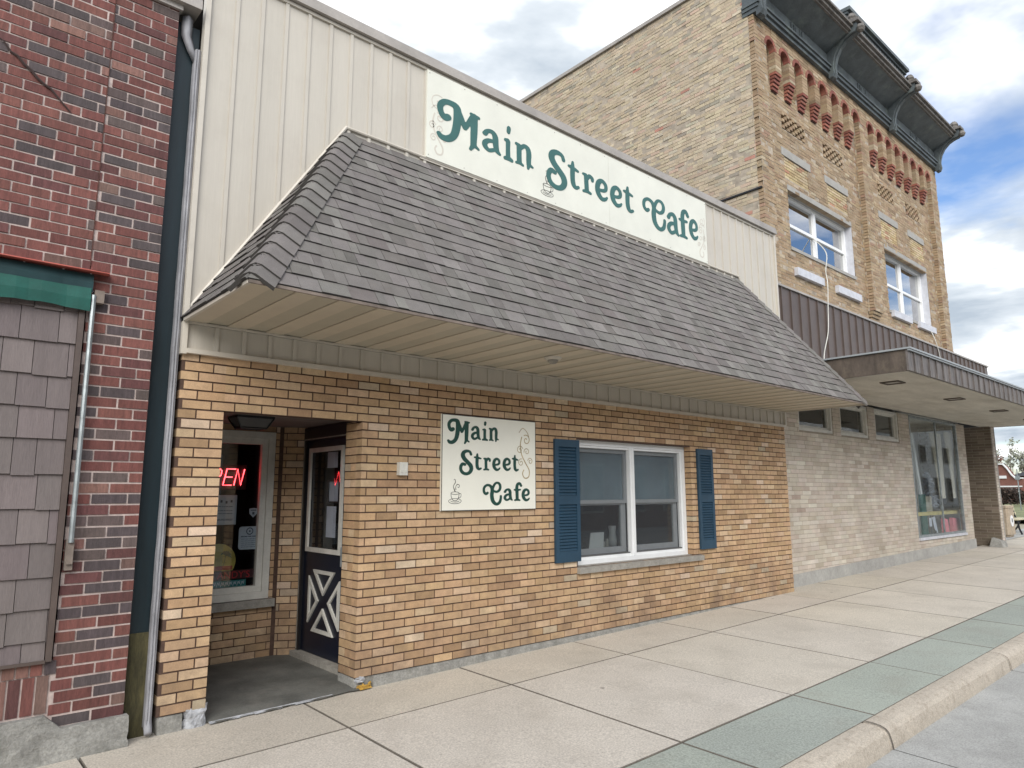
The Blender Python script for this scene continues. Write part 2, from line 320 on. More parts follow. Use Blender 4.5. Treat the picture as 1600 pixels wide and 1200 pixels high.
# ------------------------------------------------------------------ lettering: union of round strokes traced as signed distance fields
def crom(pts, n=6):
    P = [pts[0]]+list(pts)+[pts[-1]]; o = []
    for i in range(1, len(P)-2):
        for k in range(n):
            t = k/n; o.append(tuple(.5*((2*P[i][d])+(-P[i-1][d]+P[i+1][d])*t+(2*P[i-1][d]-5*P[i][d]+4*P[i+1][d]-P[i+2][d])*t*t+(-P[i-1][d]+3*P[i][d]-3*P[i+1][d]+P[i+2][d])*t**3) for d in range(3)))
    o.append(tuple(pts[-1])); return o
GL = {
'M': [[(192,212,20),(172,222,20),(152,196,17),(148,155,17),(172,120,17),(212,112,19),(243,128,23),(246,200,23),(238,275,22),(222,325,20),(190,356,20),(158,358,18),(142,342,13)], [(240,122,18),(268,180,17),(290,236,14)], [(292,236,13),(318,180,15),(338,132,15)], [(347,132,20),(345,230,21),(342,328,18)], [(328,122,10),(372,128,10)], [(345,320,17),(325,362,9)], [(345,325,12),(372,343,8)]],
'a': [[(408,222,15),(422,198,13),(450,190,15),(468,215,17),(471,270,17),(478,312,15),(494,330,9)], [(462,254,12),(430,262,14),(409,285,15),(409,312,15),(430,331,13),(458,316,12)]],
'i': [[(548,147,15),(545,166,14)], [(542,228,17),(541,270,16),(542,318,17)], [(520,222,9),(540,222,13)], [(517,330,10),(545,325,14),(572,331,10)]],
'n': [[(612,225,15),(612,280,15),(613,328,15)], [(596,214,10),(612,218,12)], [(595,340,8),(613,334,11),(634,342,8)], [(618,238,11),(642,210,13),(664,214,15),(673,245,16),(672,290,15),(672,322,14)], [(672,322,13),(668,350,7)], [(672,320,12),(696,330,7)]],
'S': [[(388,492,13),(376,462,13),(340,455,17),(308,473,20),(300,508,22),(318,545,22),(352,580,22),(385,618,22),(392,660,20),(372,696,18),(337,710,17),(300,698,17),(279,665,16),(279,628,16),(297,601,17),(322,607,15)]],
't': [[(463,493,9),(461,540,17),(460,600,17),(466,640,17),(482,657,13),(504,648,10)], [(433,528,9),(460,530,13),(502,540,8)]],
'r': [[(553,555,16),(555,600,16),(557,652,16)], [(532,545,9),(552,547,12)], [(532,664,9),(558,658,12),(586,664,9)], [(560,575,10),(578,545,13),(600,553,13),(602,568,11)]],
'e': [[(650,610,10),(684,605,11),(704,590,12),(702,560,13),(677,543,13),(652,560,16),(641,598,17),(648,636,17),(672,662,14),(698,657,11),(712,642,7)]],
'C': [[(574,918,13),(556,930,14),(535,905,13),(538,858,13),(570,830,13),(608,842,15),(627,885,19),(622,940,20),(630,1000,20),(654,1036,18),(684,1045,16),(712,1022,15),(723,980,13),(724,955,12)], [(628,880,14),(645,835,13),(668,806,12),(700,808,13),(717,842,14),(708,885,14),(676,907,13),(645,898,12)]],
'f': [[(940,840,13),(925,815,13),(903,824,15),(893,860,16),(895,920,17),(897,985,16)], [(868,886,9),(895,888,12),(930,884,9)], [(872,1000,9),(897,994,12),(924,1000,9)]]}
GCACHE = {}
def glyph(ch, n=64):
    if ch in GCACHE: return GCACHE[ch]
    segs = []
    for st in GL[ch]:
        c = crom(st, 4); segs += list(zip(c[:-1], c[1:]))
    x0 = min(min(a[0]-a[2], b[0]-b[2]) for a, b in segs); x1 = max(max(a[0]+a[2], b[0]+b[2]) for a, b in segs)
    y0 = min(min(a[1]-a[2], b[1]-b[2]) for a, b in segs); y1 = max(max(a[1]+a[2], b[1]+b[2]) for a, b in segs)
    h = max(x1-x0, y1-y0)/n; nx, ny = int((x1-x0)/h)+3, int((y1-y0)/h)+3
    def sd(x, y):
        best = -99
        for a, b in segs:
            dx, dy = b[0]-a[0], b[1]-a[1]; L2 = dx*dx+dy*dy
            t = 0 if L2 < 1e-9 else max(0, min(1, ((x-a[0])*dx+(y-a[1])*dy)/L2))
            d = a[2]+(b[2]-a[2])*t-math.hypot(x-a[0]-dx*t, y-a[1]-dy*t)
            if d > best: best = d
        return best
    g = [[sd(x0-h+i*h, y0-h+j*h) for i in range(nx)] for j in range(ny)]
    polys = []; edges = []
    for j in range(ny-1):
        for i in range(nx-1):
            cs = [(i, j), (i+1, j), (i+1, j+1), (i, j+1)]; vals = [g[b][a] for a, b in cs]
            if max(vals) <= 0: continue
            poly = []; cut = []
            for k in range(4):
                (ax, ay), (bx, by) = cs[k], cs[(k+1) % 4]; va, vb = vals[k], vals[(k+1) % 4]
                if va > 0: poly.append((ax, ay))
                if (va > 0) != (vb > 0):
                    t = va/(va-vb); p = (ax+(bx-ax)*t, ay+(by-ay)*t); poly.append(p); cut.append(p)
            tr = lambda p: ((x0-h+p[0]*h-x0)/(x1-x0), 1-(y0-h+p[1]*h-y0)/(y1-y0))
            polys.append([tr(p) for p in poly])
            if len(cut) == 2: edges.append((tr(cut[0]), tr(cut[1])))
    GCACHE[ch] = (polys, edges); return GCACHE[ch]
def put_glyph(mb, ch, O, u0, u1, v0, v1, d, W=-VY, U=VX, n=64):
    polys, edges = glyph(ch, n)
    P = lambda p, w: O+U*(u0+p[0]*(u1-u0))+VZ*(v0+p[1]*(v1-v0))+W*w
    for pl in polys: mb.face([P(p, d) for p in pl][::-1])
    for a, b in edges: mb.face([P(a, 0), P(b, 0), P(b, d), P(a, d)])
def ribbon(mb, pts, O, r, w0, w1, U=VX, W=-VY):
    """thin flat drawn line; pts (u,v) or (u,v,r)"""
    P = crom([(p[0], p[1], p[2] if len(p) > 2 else r) for p in pts], 5) if len(pts) > 2 else [(p[0], p[1], p[2] if len(p) > 2 else r) for p in pts]
    L, Rr = [], []
    for i, p in enumerate(P):
        a, b = P[max(i-1, 0)], P[min(i+1, len(P)-1)]; dx, dy = b[0]-a[0], b[1]-a[1]; l = math.hypot(dx, dy) or 1
        L.append((p[0]-dy/l*p[2], p[1]+dx/l*p[2])); Rr.append((p[0]+dy/l*p[2], p[1]-dx/l*p[2]))
    Q = lambda p, w: O+U*p[0]+VZ*p[1]+W*w
    for i in range(len(P)-1):
        mb.face([Q(L[i], w1), Q(L[i+1], w1), Q(Rr[i+1], w1), Q(Rr[i], w1)]); mb.face([Q(L[i], w0), Q(L[i+1], w0), Q(L[i+1], w1), Q(L[i], w1)]); mb.face([Q(Rr[i], w0), Q(Rr[i+1], w0), Q(Rr[i+1], w1), Q(Rr[i], w1)])
def spiral(cx_, cy_, r0, r1, a0, turns, n=14, sq=1.):
    return [(cx_+(r0+(r1-r0)*k/n)*math.cos(a0+turns*2*math.pi*k/n)*sq, cy_+(r0+(r1-r0)*k/n)*math.sin(a0+turns*2*math.pi*k/n)) for k in range(n+1)]
def text_mesh(name, txt, size, m, parent, origin, U, V, extr=.001, shear=0.):
    """lettering from the built-in font, turned into a mesh part"""
    cu = bpy.data.curves.new(name, 'FONT'); cu.body = txt; cu.size = size; cu.extrude = extr; cu.shear = shear; cu.resolution_u = 3
    to = bpy.data.objects.new(name, cu); col.objects.link(to)
    dg = bpy.context.evaluated_depsgraph_get(); me = bpy.data.meshes.new_from_object(to.evaluated_get(dg)); bpy.data.objects.remove(to)
    W = U.cross(V); mt = Matrix((U, V, W)).transposed().to_4x4(); mt.translation = Vector(origin)-ORG[parent.name]
    me.transform(mt); me.materials.clear(); me.materials.append(m); o = bpy.data.objects.new(name, me); col.objects.link(o); o.parent = parent; ORG[o.name] = ORG[parent.name]; return o
# ================================================================== THE SETTING
def slabs(name, x_joints, y0, y1, cdef, dz=0., gap=.0058, var=.03, seed=3):
    rnd = random.Random(seed); mb = MB()
    for i in range(len(x_joints)-1):
        a, b = x_joints[i]+gap, x_joints[i+1]-gap; k = 1+rnd.uniform(-var, var); c = (cdef[0]*k, cdef[1]*k, cdef[2]*k*(1+rnd.uniform(-.02, .02)), 1)
        h = dz+rnd.uniform(-.0015, .0015); e = .005
        ya, yb = y0+gap, y1-gap
        lo = [(a, ya, G(a, ya)-.06), (b, ya, G(b, ya)-.06), (b, yb, G(b, yb)-.06), (a, yb, G(a, yb)-.06)]
        mid = [(p[0], p[1], p[2]+.06-e+h) for p in lo]
        t = [(a+e, ya+e), (b-e, ya+e), (b-e, yb-e), (a+e, yb-e)]; tp = [(p[0], p[1], G(*p)+h) for p in t]
        mb.face(tp, c)
        dk = (.13, .115, .095, 1)
        for j in range(4):
            k2 = (j+1) % 4; mb.face([lo[j], lo[k2], mid[k2], mid[j]], dk); mb.face([mid[j], mid[k2], tp[k2], tp[j]], dk)
    return mb
XJ = [2.66+1.577*k for k in range(-8, 24)]
mb = slabs('w', XJ, -.765, .30, (.445, .405, .345), seed=11)
mb2 = slabs('w', XJ, -2.53, -.765, (.475, .435, .375), seed=12)
for q in (mb2,):
    n = len(mb.v); mb.v += q.v; mb.f += [tuple(i+n for i in f) for f in q.f]; mb.c += q.c; mb.m += q.m
for i in range(20, 27):                                   # the walk carries on past the last storefront, pale concrete
    pass
tag(mb.build('sidewalk', M['walk']), kind='structure')
mb = slabs('g', XJ, -3.19, -2.53, (.29, .315, .277), var=.05, seed=14); tag(mb.build('green_paving_strip', M['walk']), kind='structure')
mb = MB(); mb.face([(-11, -3.3, G(-11, -3.3)-.009), (40, -3.3, G(40, -3.3)-.009), (40, 1.2, G(40, 0)-.009), (-11, 1.2, G(-11, 0)-.009)]); tag(mb.build('joint_bed', M['joint']), kind='structure')
# kerb: rounded worn profile swept along the street
rk = random.Random(5); mb = MB(); prof = [(-3.19, -.06), (-3.19, .002), (-3.205, .012), (-3.26, .012), (-3.31, .006), (-3.345, -.008), (-3.368, -.03), (-3.378, -.06), (-3.388, -.10), (-3.395, -.15), (-3.395, -.25)]
xs = []; x = -8.0
while x < 40: xs.append(x); x += .04
rows = []
wear = [0]*len(xs); v = 0
for i in range(len(xs)): v = v*.9+rk.uniform(-1, 1)*.45; wear[i] = max(0, v)
for i, x in enumerate(xs):
    g0 = G(x, -3.2); r = []
    for k, (y, z) in enumerate(prof):
        jx = 0; a = .0
        if 2 <= k <= 8: a = rk.uniform(-.0015, .0015)
        if 4 <= k <= 7: a -= wear[i]*.003*rk.uniform(.6, 1.2)
        r.append((x, y-a*(-1 if k > 3 else 0)*1.0, g0+z+a*.8))
    rows.append(r)
JK = [5.58+3.1*k for k in range(-4, 12)]
for i in range(len(rows)-1):
    if any(rows[i][0][0] <= j < rows[i+1][0][0] for j in JK):
        q = [(p[0], p[1]+.012, p[2]-.02) for p in rows[i]]; rows[i] = q
for i in range(len(rows)-1):
    for k in range(len(prof)-1): mb.face([rows[i][k], rows[i][k+1], rows[i+1][k+1], rows[i+1][k]][::-1])
tag(mb.build('kerb', M['kerb'], smooth=True), kind='structure')
mb = MB()
for j in JK:
    q = [[(x, y-(.0022 if k > 3 else 0), G(x, -3.2)+z+.0022) for k, (y, z) in enumerate(prof)] for x in (j-.006, j+.006)]
    for k in range(len(prof)-1): mb.face([q[0][k], q[0][k+1], q[1][k+1], q[1][k]][::-1])
tag(mb.build('kerb_joint', M['joint'], smooth=True), kind='structure')
def RZ(x, y): return G(x, -3.3)-.135+(-.035*(-3.39-y) if y > -4.1 else -.025)+(.012*(-4.1-y) if (-8 < y < -4.1) else (.047 if y <= -8 else 0))
mb = MB(); jx = [5.58+3.1*k for k in range(-5, 12)]
for i in range(len(jx)-1):
    a, b = jx[i]+.005, jx[i+1]-.005
    mb.face([(a, -4.10, RZ(a, -4.09)), (b, -4.10, RZ(b, -4.09)), (b, -3.39, RZ(b, -3.39)), (a, -3.39, RZ(a, -3.39))])
tag(mb.build('gutter', M['road']), kind='structure')
mb = MB(); mb.face([(-12, -4.2, RZ(-12, -4.09)-.02), (42, -4.2, RZ(42, -4.09)-.02), (42, -3.35, RZ(42, -3.39)-.02), (-12, -3.35, RZ(-12, -3.39)-.02)]); tag(mb.build('gutter_bed', M['joint']), kind='structure')
mb = MB()
for a, b in ((-14, 42),):
    for y0, y1 in ((-8, -4.115), (-12, -8)):
        mb.face([(a, y0, RZ(a, y0)), (b, y0, RZ(b, y0)), (b, y1, RZ(b, y1)), (a, y1, RZ(a, y1))])
mb.face([(42, -12, RZ(42, -12)), (160, -12, G(60, 0)-.02), (160, -4.1, G(60, 0)-.02), (42, -4.115, RZ(42, -4.115))])
tag(mb.build('road', M['asphalt']), kind='structure')
mb = MB(); mb.box(-14, 42, -15.2, -12, -.6, -.05, None); mb.box(42, 160, -15.2, -12, .0, .55); tag(mb.build('far_sidewalk', M['road']), kind='structure')
mb = MB()
gx = [-300, -14, 0, 20, 40, 60, 160, 500]
def gz(x): return -.14+.0135*max(-14, min(x, 60))-.0
for i in range(len(gx)-1):
    a, b = gx[i], gx[i+1]
    mb.face([(a, -400, gz(a)-.5), (b, -400, gz(b)-.5), (b, 500, gz(b)), (a, 500, gz(a))])
tag(mb.build('ground', M['ground']), kind='structure')
mb = MB(); mb.face([(39.5, 1.4, gz(39.5)+.03), (120, 1.4, gz(60)+.03), (120, 90, gz(60)+.06), (39.5, 90, gz(40)+.1)]); tag(mb.build('lawn', M['grass']), kind='structure')
# path of concrete slabs to the bench
mb = MB(); mb.face([(24, 1.2, G(24, 0)+.002), (24, 0.31, G(24, 0)+.002), (39.4, .31, G(39.4, 0)+.002), (39.4, 1.2, G(39.4, 0)+.002)]); tag(mb.build('side_path', M['road']), kind='structure')

# ================================================================== CAFE BUILDING
GOLDB = [(5, (.482, .324, .190)), (4, (.455, .302, .172)), (3, (.412, .268, .148)), (1.8, (.522, .374, .238)), (1.2, (.345, .220, .122)), (.4, (.57, .44, .315)), (.3, (.41, .33, .23))]
cafe = top('cafe_building', 'low cafe of golden brick and cream siding under a grey shingled mansard roof', 'building', (1.56, 0, -.05))
M['board2'] = mat('white_wall_sign_board', (.84, .83, .735), .45, n1=(3, .97), n2=(60, .985))
ZB = .034; HC = .0735; NT = 36      # brick rows
ztop = ZB+HC*NT                     # 2.68
zo = ZB+HC*30+.012                  # opening head
OX0, OX1 = 1.895, 3.125
WX0, WX1, WZ0, WZ1 = 5.93, 8.22, ZB+HC*10, ZB+HC*30-.03
mb, mo = MB(), MB()
Z0 = ZB-HC
holes = [(OX0, OX1, -1, zo), (WX0, WX1, WZ0, ZB+HC*30)]
brick_panel(mb, mo, (0, 0, 0), VX, -VY, 1.56, OX0, Z0+HC, ztop, GOLDB, off=.05, holes=(), seed=3, var=.09, m=.0125)
brick_panel(mb, mo, (0, 0, 0), VX, -VY, OX0, 10.93, Z0+HC, ztop, GOLDB, off=.012, holes=holes, seed=4, var=.09, m=.0125)
# reveals of the entrance and of the window
brick_panel(mb, mo, (OX1, 0, 0), VY, -VX, .10, .30, ZB, zo, GOLDB, seed=5, holes=(), off=-.02)
brick_panel(mb, mo, (WX1, 0, 0), VY, -VX, .10, .24, WZ0, ZB+HC*30, GOLDB, seed=6, off=0)
brick_panel(mb, mo, (OX0, .3, 0), -VY, VX, 0, .2, ZB, zo, GOLDB, seed=5)
# back wall of the entrance, its slanted return
YB = 1.62
brick_panel(mb, mo, (0, YB, 0), VX, -VY, 1.3, 3.075, -.04, 2.37, GOLDB, off=.06, holes=[(1.62, 3.0, -.04+HC*7, -.04+HC*31)], seed=8)
ru = Vector((.2, -.12, 0)).normalized(); rn = Vector((-ru.y*-1, -ru.x, 0)).normalized(); rn = Vector((ru.y, -ru.x, 0)).normalized()
brick_panel(mb, mo, (3.09, YB-.012, 0), ru, rn, 0, .235, -.04, 2.37, GOLDB, L=.2185, off=.03, seed=9)
brick_panel(mb, mo, (1.3, YB, 0), -VY, VX, 0, 1.6, -.04, 2.37, GOLDB, seed=10)
mo.box(1.562, 1.62, .004, .11, Z0+HC, ztop); mo.box(3.05, 3.10, YB-.004, YB+.08, -.04, 2.33)
bw = mb.build('brick_wall', M['brick'], cafe); mo.build('mortar', M['mortar_dark'], bw)
# foundation course, chipped at the doorway
mb = MB(); rf = random.Random(9)
x = 3.30
while x < 10.93:
    x2 = min(x+1.18, 10.93); mb.hexa([(x, -.014, G(x, 0)-.1), (x2-.004, -.014, G(x2, 0)-.1), (x2-.004, .1, G(x2, 0)-.1), (x, .1, G(x, 0)-.1), (x, -.012, ZB-.003), (x2-.004, -.012, ZB-.003), (x2-.004, .1, ZB-.003), (x, .1, ZB-.003)]); x = x2
mb.build('foundation', M['concrete'], cafe)
mb = MB(); mb.box(1.57, 1.735, -.010, .12, -.25, ZB-.004); mb.build('pier_footing', M['concrete'], cafe)
def lump(mb, x0, x1, y0, y1, z0, z1, seed, n=7, amp=.015):
    r = random.Random(seed); g = {}
    for i in range(n+1):
        for j in range(n+1):
            u, v = i/n, j/n; edge = min(u, 1-u, v*1.5+.1, 1-v)
            g[i, j] = (x0+(x1-x0)*u+r.uniform(-.01, .01), y0+(y1-y0)*(1-min(1, edge*5))+r.uniform(-amp, amp)*.4, z0+(z1-z0)*v+(r.uniform(-.015, .015) if j == n else 0))
    for i in range(n):
        for j in range(n): mb.face([g[i, j], g[i+1, j], g[i+1, j+1], g[i, j+1]])
mb = MB(); lump(mb, 1.75, 1.915, -.022, .03, -.12, ZB+.03, 3, 9, .014)
for i in range(9):
    a = 1.92+i*.11; b = a+.115; t0, t1 = (.012-.001*i)+rf.uniform(-.012, .010), .05
    mb.face([(a, -.04-t0, G(a, 0)+.004), (b, -.04-t0-rf.uniform(-.01, .01), G(b, 0)+.004), (b, -.01, G(b, 0)+.011), (a, -.01, G(a, 0)+.011)])
mb.build('cement_patch', M['patch'], cafe)
mb = MB(); lump(mb, 3.135, 3.225, -.014, .02, -.01, .05, 6, 6, .012); mb.build('white_patch', M['patch'], cafe)
mb = MB(); lump(mb, 3.15, 3.28, -.035, .0, -.055, -.02, 12, 7, .012); mb.face([(3.15, -.06, -.052), (3.27, -.05, -.050), (3.27, -.02, -.04), (3.15, -.02, -.04)]); mb.build('yellow_paint_patch', M['yellow'], cafe)
mb = MB(); mb.box(3.125, 3.32, .02, .3, -.2, ZB-.004); mb.build('jamb_footing', M['concrete'], cafe)
# steel lintels
mb = MB(); mb.box(OX0-.06, OX1+.1, .006, .11, zo-.008, zo+.004); mb.build('lintel', M['mortar_dark'], cafe); mb = MB(); mb.box(WX0-.08, WX1+.10, .004, .11, ZB+HC*30-.012, ZB+HC*30-.001); mb.build('lintel', M['mortar_dark'], cafe)
# entrance ceiling, side masses and floor
mb = MB(); mb.box(1.2, 3.6, .11, 2.0, 2.30, 2.36); mb.build('entrance_ceiling', mat('entry_ceiling', (.16, .135, .12), .8, n1=(3, .75)), cafe)
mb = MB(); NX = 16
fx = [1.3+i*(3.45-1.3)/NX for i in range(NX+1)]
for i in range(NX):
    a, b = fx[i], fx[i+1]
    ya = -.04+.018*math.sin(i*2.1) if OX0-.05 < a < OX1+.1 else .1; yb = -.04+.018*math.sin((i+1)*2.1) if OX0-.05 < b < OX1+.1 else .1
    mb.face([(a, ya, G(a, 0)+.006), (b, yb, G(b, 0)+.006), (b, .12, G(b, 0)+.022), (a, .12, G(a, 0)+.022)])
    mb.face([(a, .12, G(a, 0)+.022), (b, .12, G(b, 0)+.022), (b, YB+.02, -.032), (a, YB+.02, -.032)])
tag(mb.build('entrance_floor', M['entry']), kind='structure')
# hidden masses so that the shell is closed
mb = MB(); mb.box(1.2, 1.29, 1.75, 6.5, -.2, 4.8); mb.box(1.2, 10.9, 6.5, 6.6, -.2, 4.9); mb.box(3.75, 10.9, .12, 6.5, -.3, -.15); mb.box(1.565, 10.92, .13, 6.5, 5.8, 5.9); mb.box(1.2, 10.9, 2.0, 6.5, 2.6, 2.75); mb.box(3.36, 10.9, .25, 2.0, 2.6, 2.75)
mb.box(10.8, 10.9, .25, 6.5, -.2, 2.6); mb.box(1.3, 10.9, 2.0, 6.5, -.3, -.15)
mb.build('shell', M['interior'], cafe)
# ---- window
def sash_window(parent, x0, x1, z0, z1, y, rail_z, mwhite, shade=True):
    O = Vector((0, y, 0)); fr = MB(); frame(fr, O, VX, VZ, -VY, x0, x1, z0, z1, .055, 0, .05); frame(fr, O, VX, VZ, -VY, x0+.055, x1-.055, z0+.055, z1-.055, .03, -.03, .03)
    mid = (x0+x1)/2; fr.obox(O, VX, VZ, -VY, mid-.045, mid+.045, z0+.055, z1-.055, -.02, .045); fr.obox(O, VX, VZ, -VY, mid-.012, mid+.012, z0+.055, z1-.055, .045, .055)
    f = fr.build('window_frame', mwhite, parent)
    sb = MB(); gl = MB()
    for a, b in ((x0+.085, mid-.045), (mid+.045, x1-.085)):
        frame(sb, O, VX, VZ, -VY, a, b, rail_z-.02, z1-.085, .05, -.05, -.015, tt=.05, tb=.045)
        frame(sb, O, VX, VZ, -VY, a, b, z0+.085, rail_z-.02, .085, -.07, -.045, tt=.02, tb=.085)
        gl.obox(O, VX, VZ, -VY, a+.045, b-.045, rail_z+.02, z1-.13, -.04, -.034); gl.obox(O, VX, VZ, -VY, a+.08, b-.08, z0+.165, rail_z-.035, -.062, -.056)
    sb.build('sash', M['screen_frame'], f); gl.build('pane', M['glass'], f)
    return f
wf = sash_window(cafe, WX0, WX1-.005, WZ0, ZB+HC*30-.013, .15, 1.49, M['white'])
sc_m = bpy.data.materials.new('insect_screen'); sc_m.use_nodes = True; t = sc_m.node_tree
b_ = t.nodes['Principled BSDF']; b_.inputs['Base Color'].default_value = (.10, .11, .12, 1); b_.inputs['Roughness'].default_value = .9; b_.inputs['Alpha'].default_value = .28
mb = MB()
for a, b in ((WX0+.09, (WX0+WX1)/2-.05), ((WX0+WX1)/2+.05, WX1-.09)): mb.face([(a, .155, WZ0+.09), (b, .155, WZ0+.09), (b, .155, ZB+HC*30-.1), (a, .155, ZB+HC*30-.1)])
mb.build('insect_screen', sc_m, wf)
mb = MB()
for a, b in ((WX0+.1, (WX0+WX1)/2-.06), ((WX0+WX1)/2+.06, WX1-.1)): mb.box(a, b, .20, .205, 1.47, 2.25)
mb.build('sash_sky_sheet', M['shade'], cafe)  # added blue-grey sheets standing in for sky reflected in the upper sashes
mb = MB(); x = WX0-.02
for x2 in (6.75, 7.55, WX1+.17): mb.hexa([(x, -.045, WZ0-.075), (x2-.003, -.045, WZ0-.075), (x2-.003, .12, WZ0-.075), (x, .12, WZ0-.075), (x, -.05, WZ0-.012), (x2-.003, -.05, WZ0-.012), (x2-.003, .12, WZ0+.006), (x, .12, WZ0+.006)]); x = x2
mb.build('window_sill', M['stone'], cafe)
# room behind
mb = MB(); P = [(3.6, .26), (10.8, .26), (10.8, 5), (3.6, 5)]
mb.box(3.6, 10.8, 4.9, 5, -.1, 2.6); mb.box(3.72, 3.75, .26, 4.9, -.1, 2.6); mb.box(3.75, 5.8, .26, .3, -.1, 2.6); mb.box(8.35, 10.8, .26, .3, -.1, 2.6); mb.box(5.8, 8.35, .3, 4.9, -.14, -.1)
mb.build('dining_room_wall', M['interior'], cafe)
# shutters
def shutter(x0, x1, z0, z1, seed):
    mb = MB(); O = Vector((0, -.004, 0)); st = .055
    frame(mb, O, VX, VZ, -VY, x0, x1, z0, z1, st, 0, .03, tb=.12, tt=.085)
    zm = (z0+z1)/2; mb.obox(O, VX, VZ, -VY, x0+st, x1-st, zm-.05, zm+.05, 0, .03); mb.obox(O, VX, VZ, -VY, x0+st, x1-st, z0+.12, z1-.085, 0, .008)
    for a, b in ((z0+.12, zm-.05), (zm+.05, z1-.085)):
        n = 15; h = (b-a)/n
        for k in range(n):
            zc = a+h*k; mb.hexa([(x0+st, -.029, zc+.002), (x1-st, -.029, zc+.002), (x1-st, -.010, zc+.012), (x0+st, -.010, zc+.012), (x0+st, -.029, zc+h*.35), (x1-st, -.029, zc+h*.35), (x1-st, -.012, zc+h), (x0+st, -.012, zc+h)])
    return mb.build('shutter', M['blue_shutter'], cafe)
shutter(5.545, 5.945, .835, 2.205, 1); shutter(8.345, 8.72, .835, 2.205, 2)
# ---- lower siding band, upper siding
def siding(name, xa, xb, z0, z1, first, pitch=.2145, top_clip=None):
    mb = MB(); mb.box(xa, xb, -.012, .012, z0, z1)
    x = first
    while x < xb-.02:
        if x > xa+.01:
            mb.box(x-.016, x+.016, -.026, -.0125, z0+.001, z1-.001)
            mb.box(x-.022, x-.0165, -.016, -.0125, z0+.001, z1-.001); mb.box(x+.0165, x+.022, -.016, -.0125, z0+.001, z1-.001)
        x += pitch
    return mb.build(name, M['siding'], cafe)
siding('siding_band', 1.575, 10.9, 2.70, 2.895, 1.799); siding('upper_siding', 1.575, 10.9, 2.90, 5.97, 1.795)
mb = MB(); mb.box(1.535, 1.575, -.045, .03, 2.655, 5.985); mb.box(1.575, 10.93, -.045, .0, 2.664, 2.70); mb.box(10.9, 10.945, -.045, .03, 2.70, 6.0)
mb.box(1.575, 10.9, -.035, .0, 5.955, 5.985); mb.box(3.66, 8.88, -.032, -.027, 4.952, 4.978)
mb.build('siding_trim', M['trim'], cafe)
mb = MB(); mb.box(1.50, 10.96, -.075, .5, 5.99, 6.055); mb.box(1.50, 10.96, -.06, .5, 6.055, 6.10)
for k in range(7): mb.lathe((2.9+k*1.15, .03, 6.10), [(.045, 0), (.05, .012), (.035, .03), (0, .036)], 10)
mb.build('roof_coping', M['coping'], cafe)
# ---- soffit
mb = MB(); x = 1.56; k = 0; A = (.52, .455, .355); Bc = (.43, .39, .305); yb0 = -1.33
while x < 10.88:
    w_ = .155; x2 = min(x+w_, 10.9); c = (A if k % 2 == 0 else Bc); zc = 2.915-(.0 if k % 2 == 0 else -.006)
    mb.box(x+.004, x2-.004, yb0, -.003, zc, zc+.012, (*c, 1)); mb.box(x-.004, x+.004, yb0, -.003, 2.921, 2.935, (A[0]*.5, A[1]*.5, A[2]*.5, 1)); x = x2; k += 1
mb.build('soffit', M['soffit'], cafe)
mb = MB(); mb.box(1.575, 10.9, -.036, -.0, 2.897, 2.914); mb.box(1.535, 1.56, -1.33, -.002, 2.905, 2.928); mb.box(10.9, 10.925, -1.33, -.002, 2.905, 2.928); pass
mb.build('soffit_trim', M['trim'], cafe)
lt = MB(); lt.lathe((4.73, -.83, 2.915), [(.0, -.03), (.07, -.026), (.085, -.012), (.09, 0)], 20); sl = lt.build('soffit_light', M['trim'], cafe, smooth=True)
lt = MB(); lt.lathe((4.73, -.83, 2.885), [(0, -.035), (.03, -.032), (.05, -.012), (.055, 0)], 16); lt.build('bulb', M['stone'], sl, smooth=True)
# ---- mansard shingles
SL = [(6, (.158, .147, .138)), (4, (.172, .160, .150)), (3, (.142, .131, .122)), (1.2, (.192, .180, .169)), (2, (.152, .136, .127)), (.8, (.125, .115, .107))]
def shingle_face(mb, P0, Ud, Sd, Nd, wl, wr, slen, seed, expo=.1345):
    """P0 bottom-left reference; wl(s), wr(s) clip limits along Ud at slope distance s"""
    r = random.Random(seed); nc = int(round(slen/expo)); ex = slen/nc
    for k in range(nc):
        s0, s1 = k*ex, min((k+1)*ex+.012, slen); u = wl(s0)-r.uniform(0, .3)
        while u < max(wr(s0), wr(s1)):
            wd = r.choice((.07, .09, .12, .15, .18, .22)); q = u+wd
            a0, b0, a1, b1 = max(u, wl(s0)), min(q, wr(s0)), max(u, wl(s1)), min(q, wr(s1))
            if b0 > a0+.004 or b1 > a1+.004:
                b0, b1 = max(a0, b0), max(a1, b1)
                t = .008 if r.random() < .5 else .0135; c = pal(r, SL, .09); g = .0015; sj = r.uniform(-.002, .002)
                F = lambda uu, s, h: P0+Ud*uu+Sd*s+Nd*h
                mb.hexa([F(a0+g, s0+sj, -.004), F(b0-g, s0+sj, -.004), F(b1-g, s1, -.004), F(a1+g, s1, -.004), F(a0+g, s0+sj, t+.004), F(b0-g, s0+sj, t+.004), F(b1-g, s1, .001+t*.3), F(a1+g, s1, .001+t*.3)], c)
                mb.face([F(a0, s0+sj-.0006, -.004), F(b0, s0+sj-.0006, -.004), F(b0, s0+sj-.0006, t+.0035), F(a0, s0+sj-.0006, t+.0035)], (.045, .041, .038, 1))  # dark asphalt butt edge, its colour also painting each course's shadow line
            u = q
EY, EZ, TZ = -1.34, 2.93, 4.95
xl0, xr0, xl1, xr1 = 1.53, 10.93, 2.85, 9.69
sl_ = math.hypot(EY, TZ-EZ); Sd = Vector((0, -EY, TZ-EZ)).normalized(); Nd = Vector((0, -(TZ-EZ), -EY)).normalized()
Nd = Vector((0, -Sd.z, Sd.y))
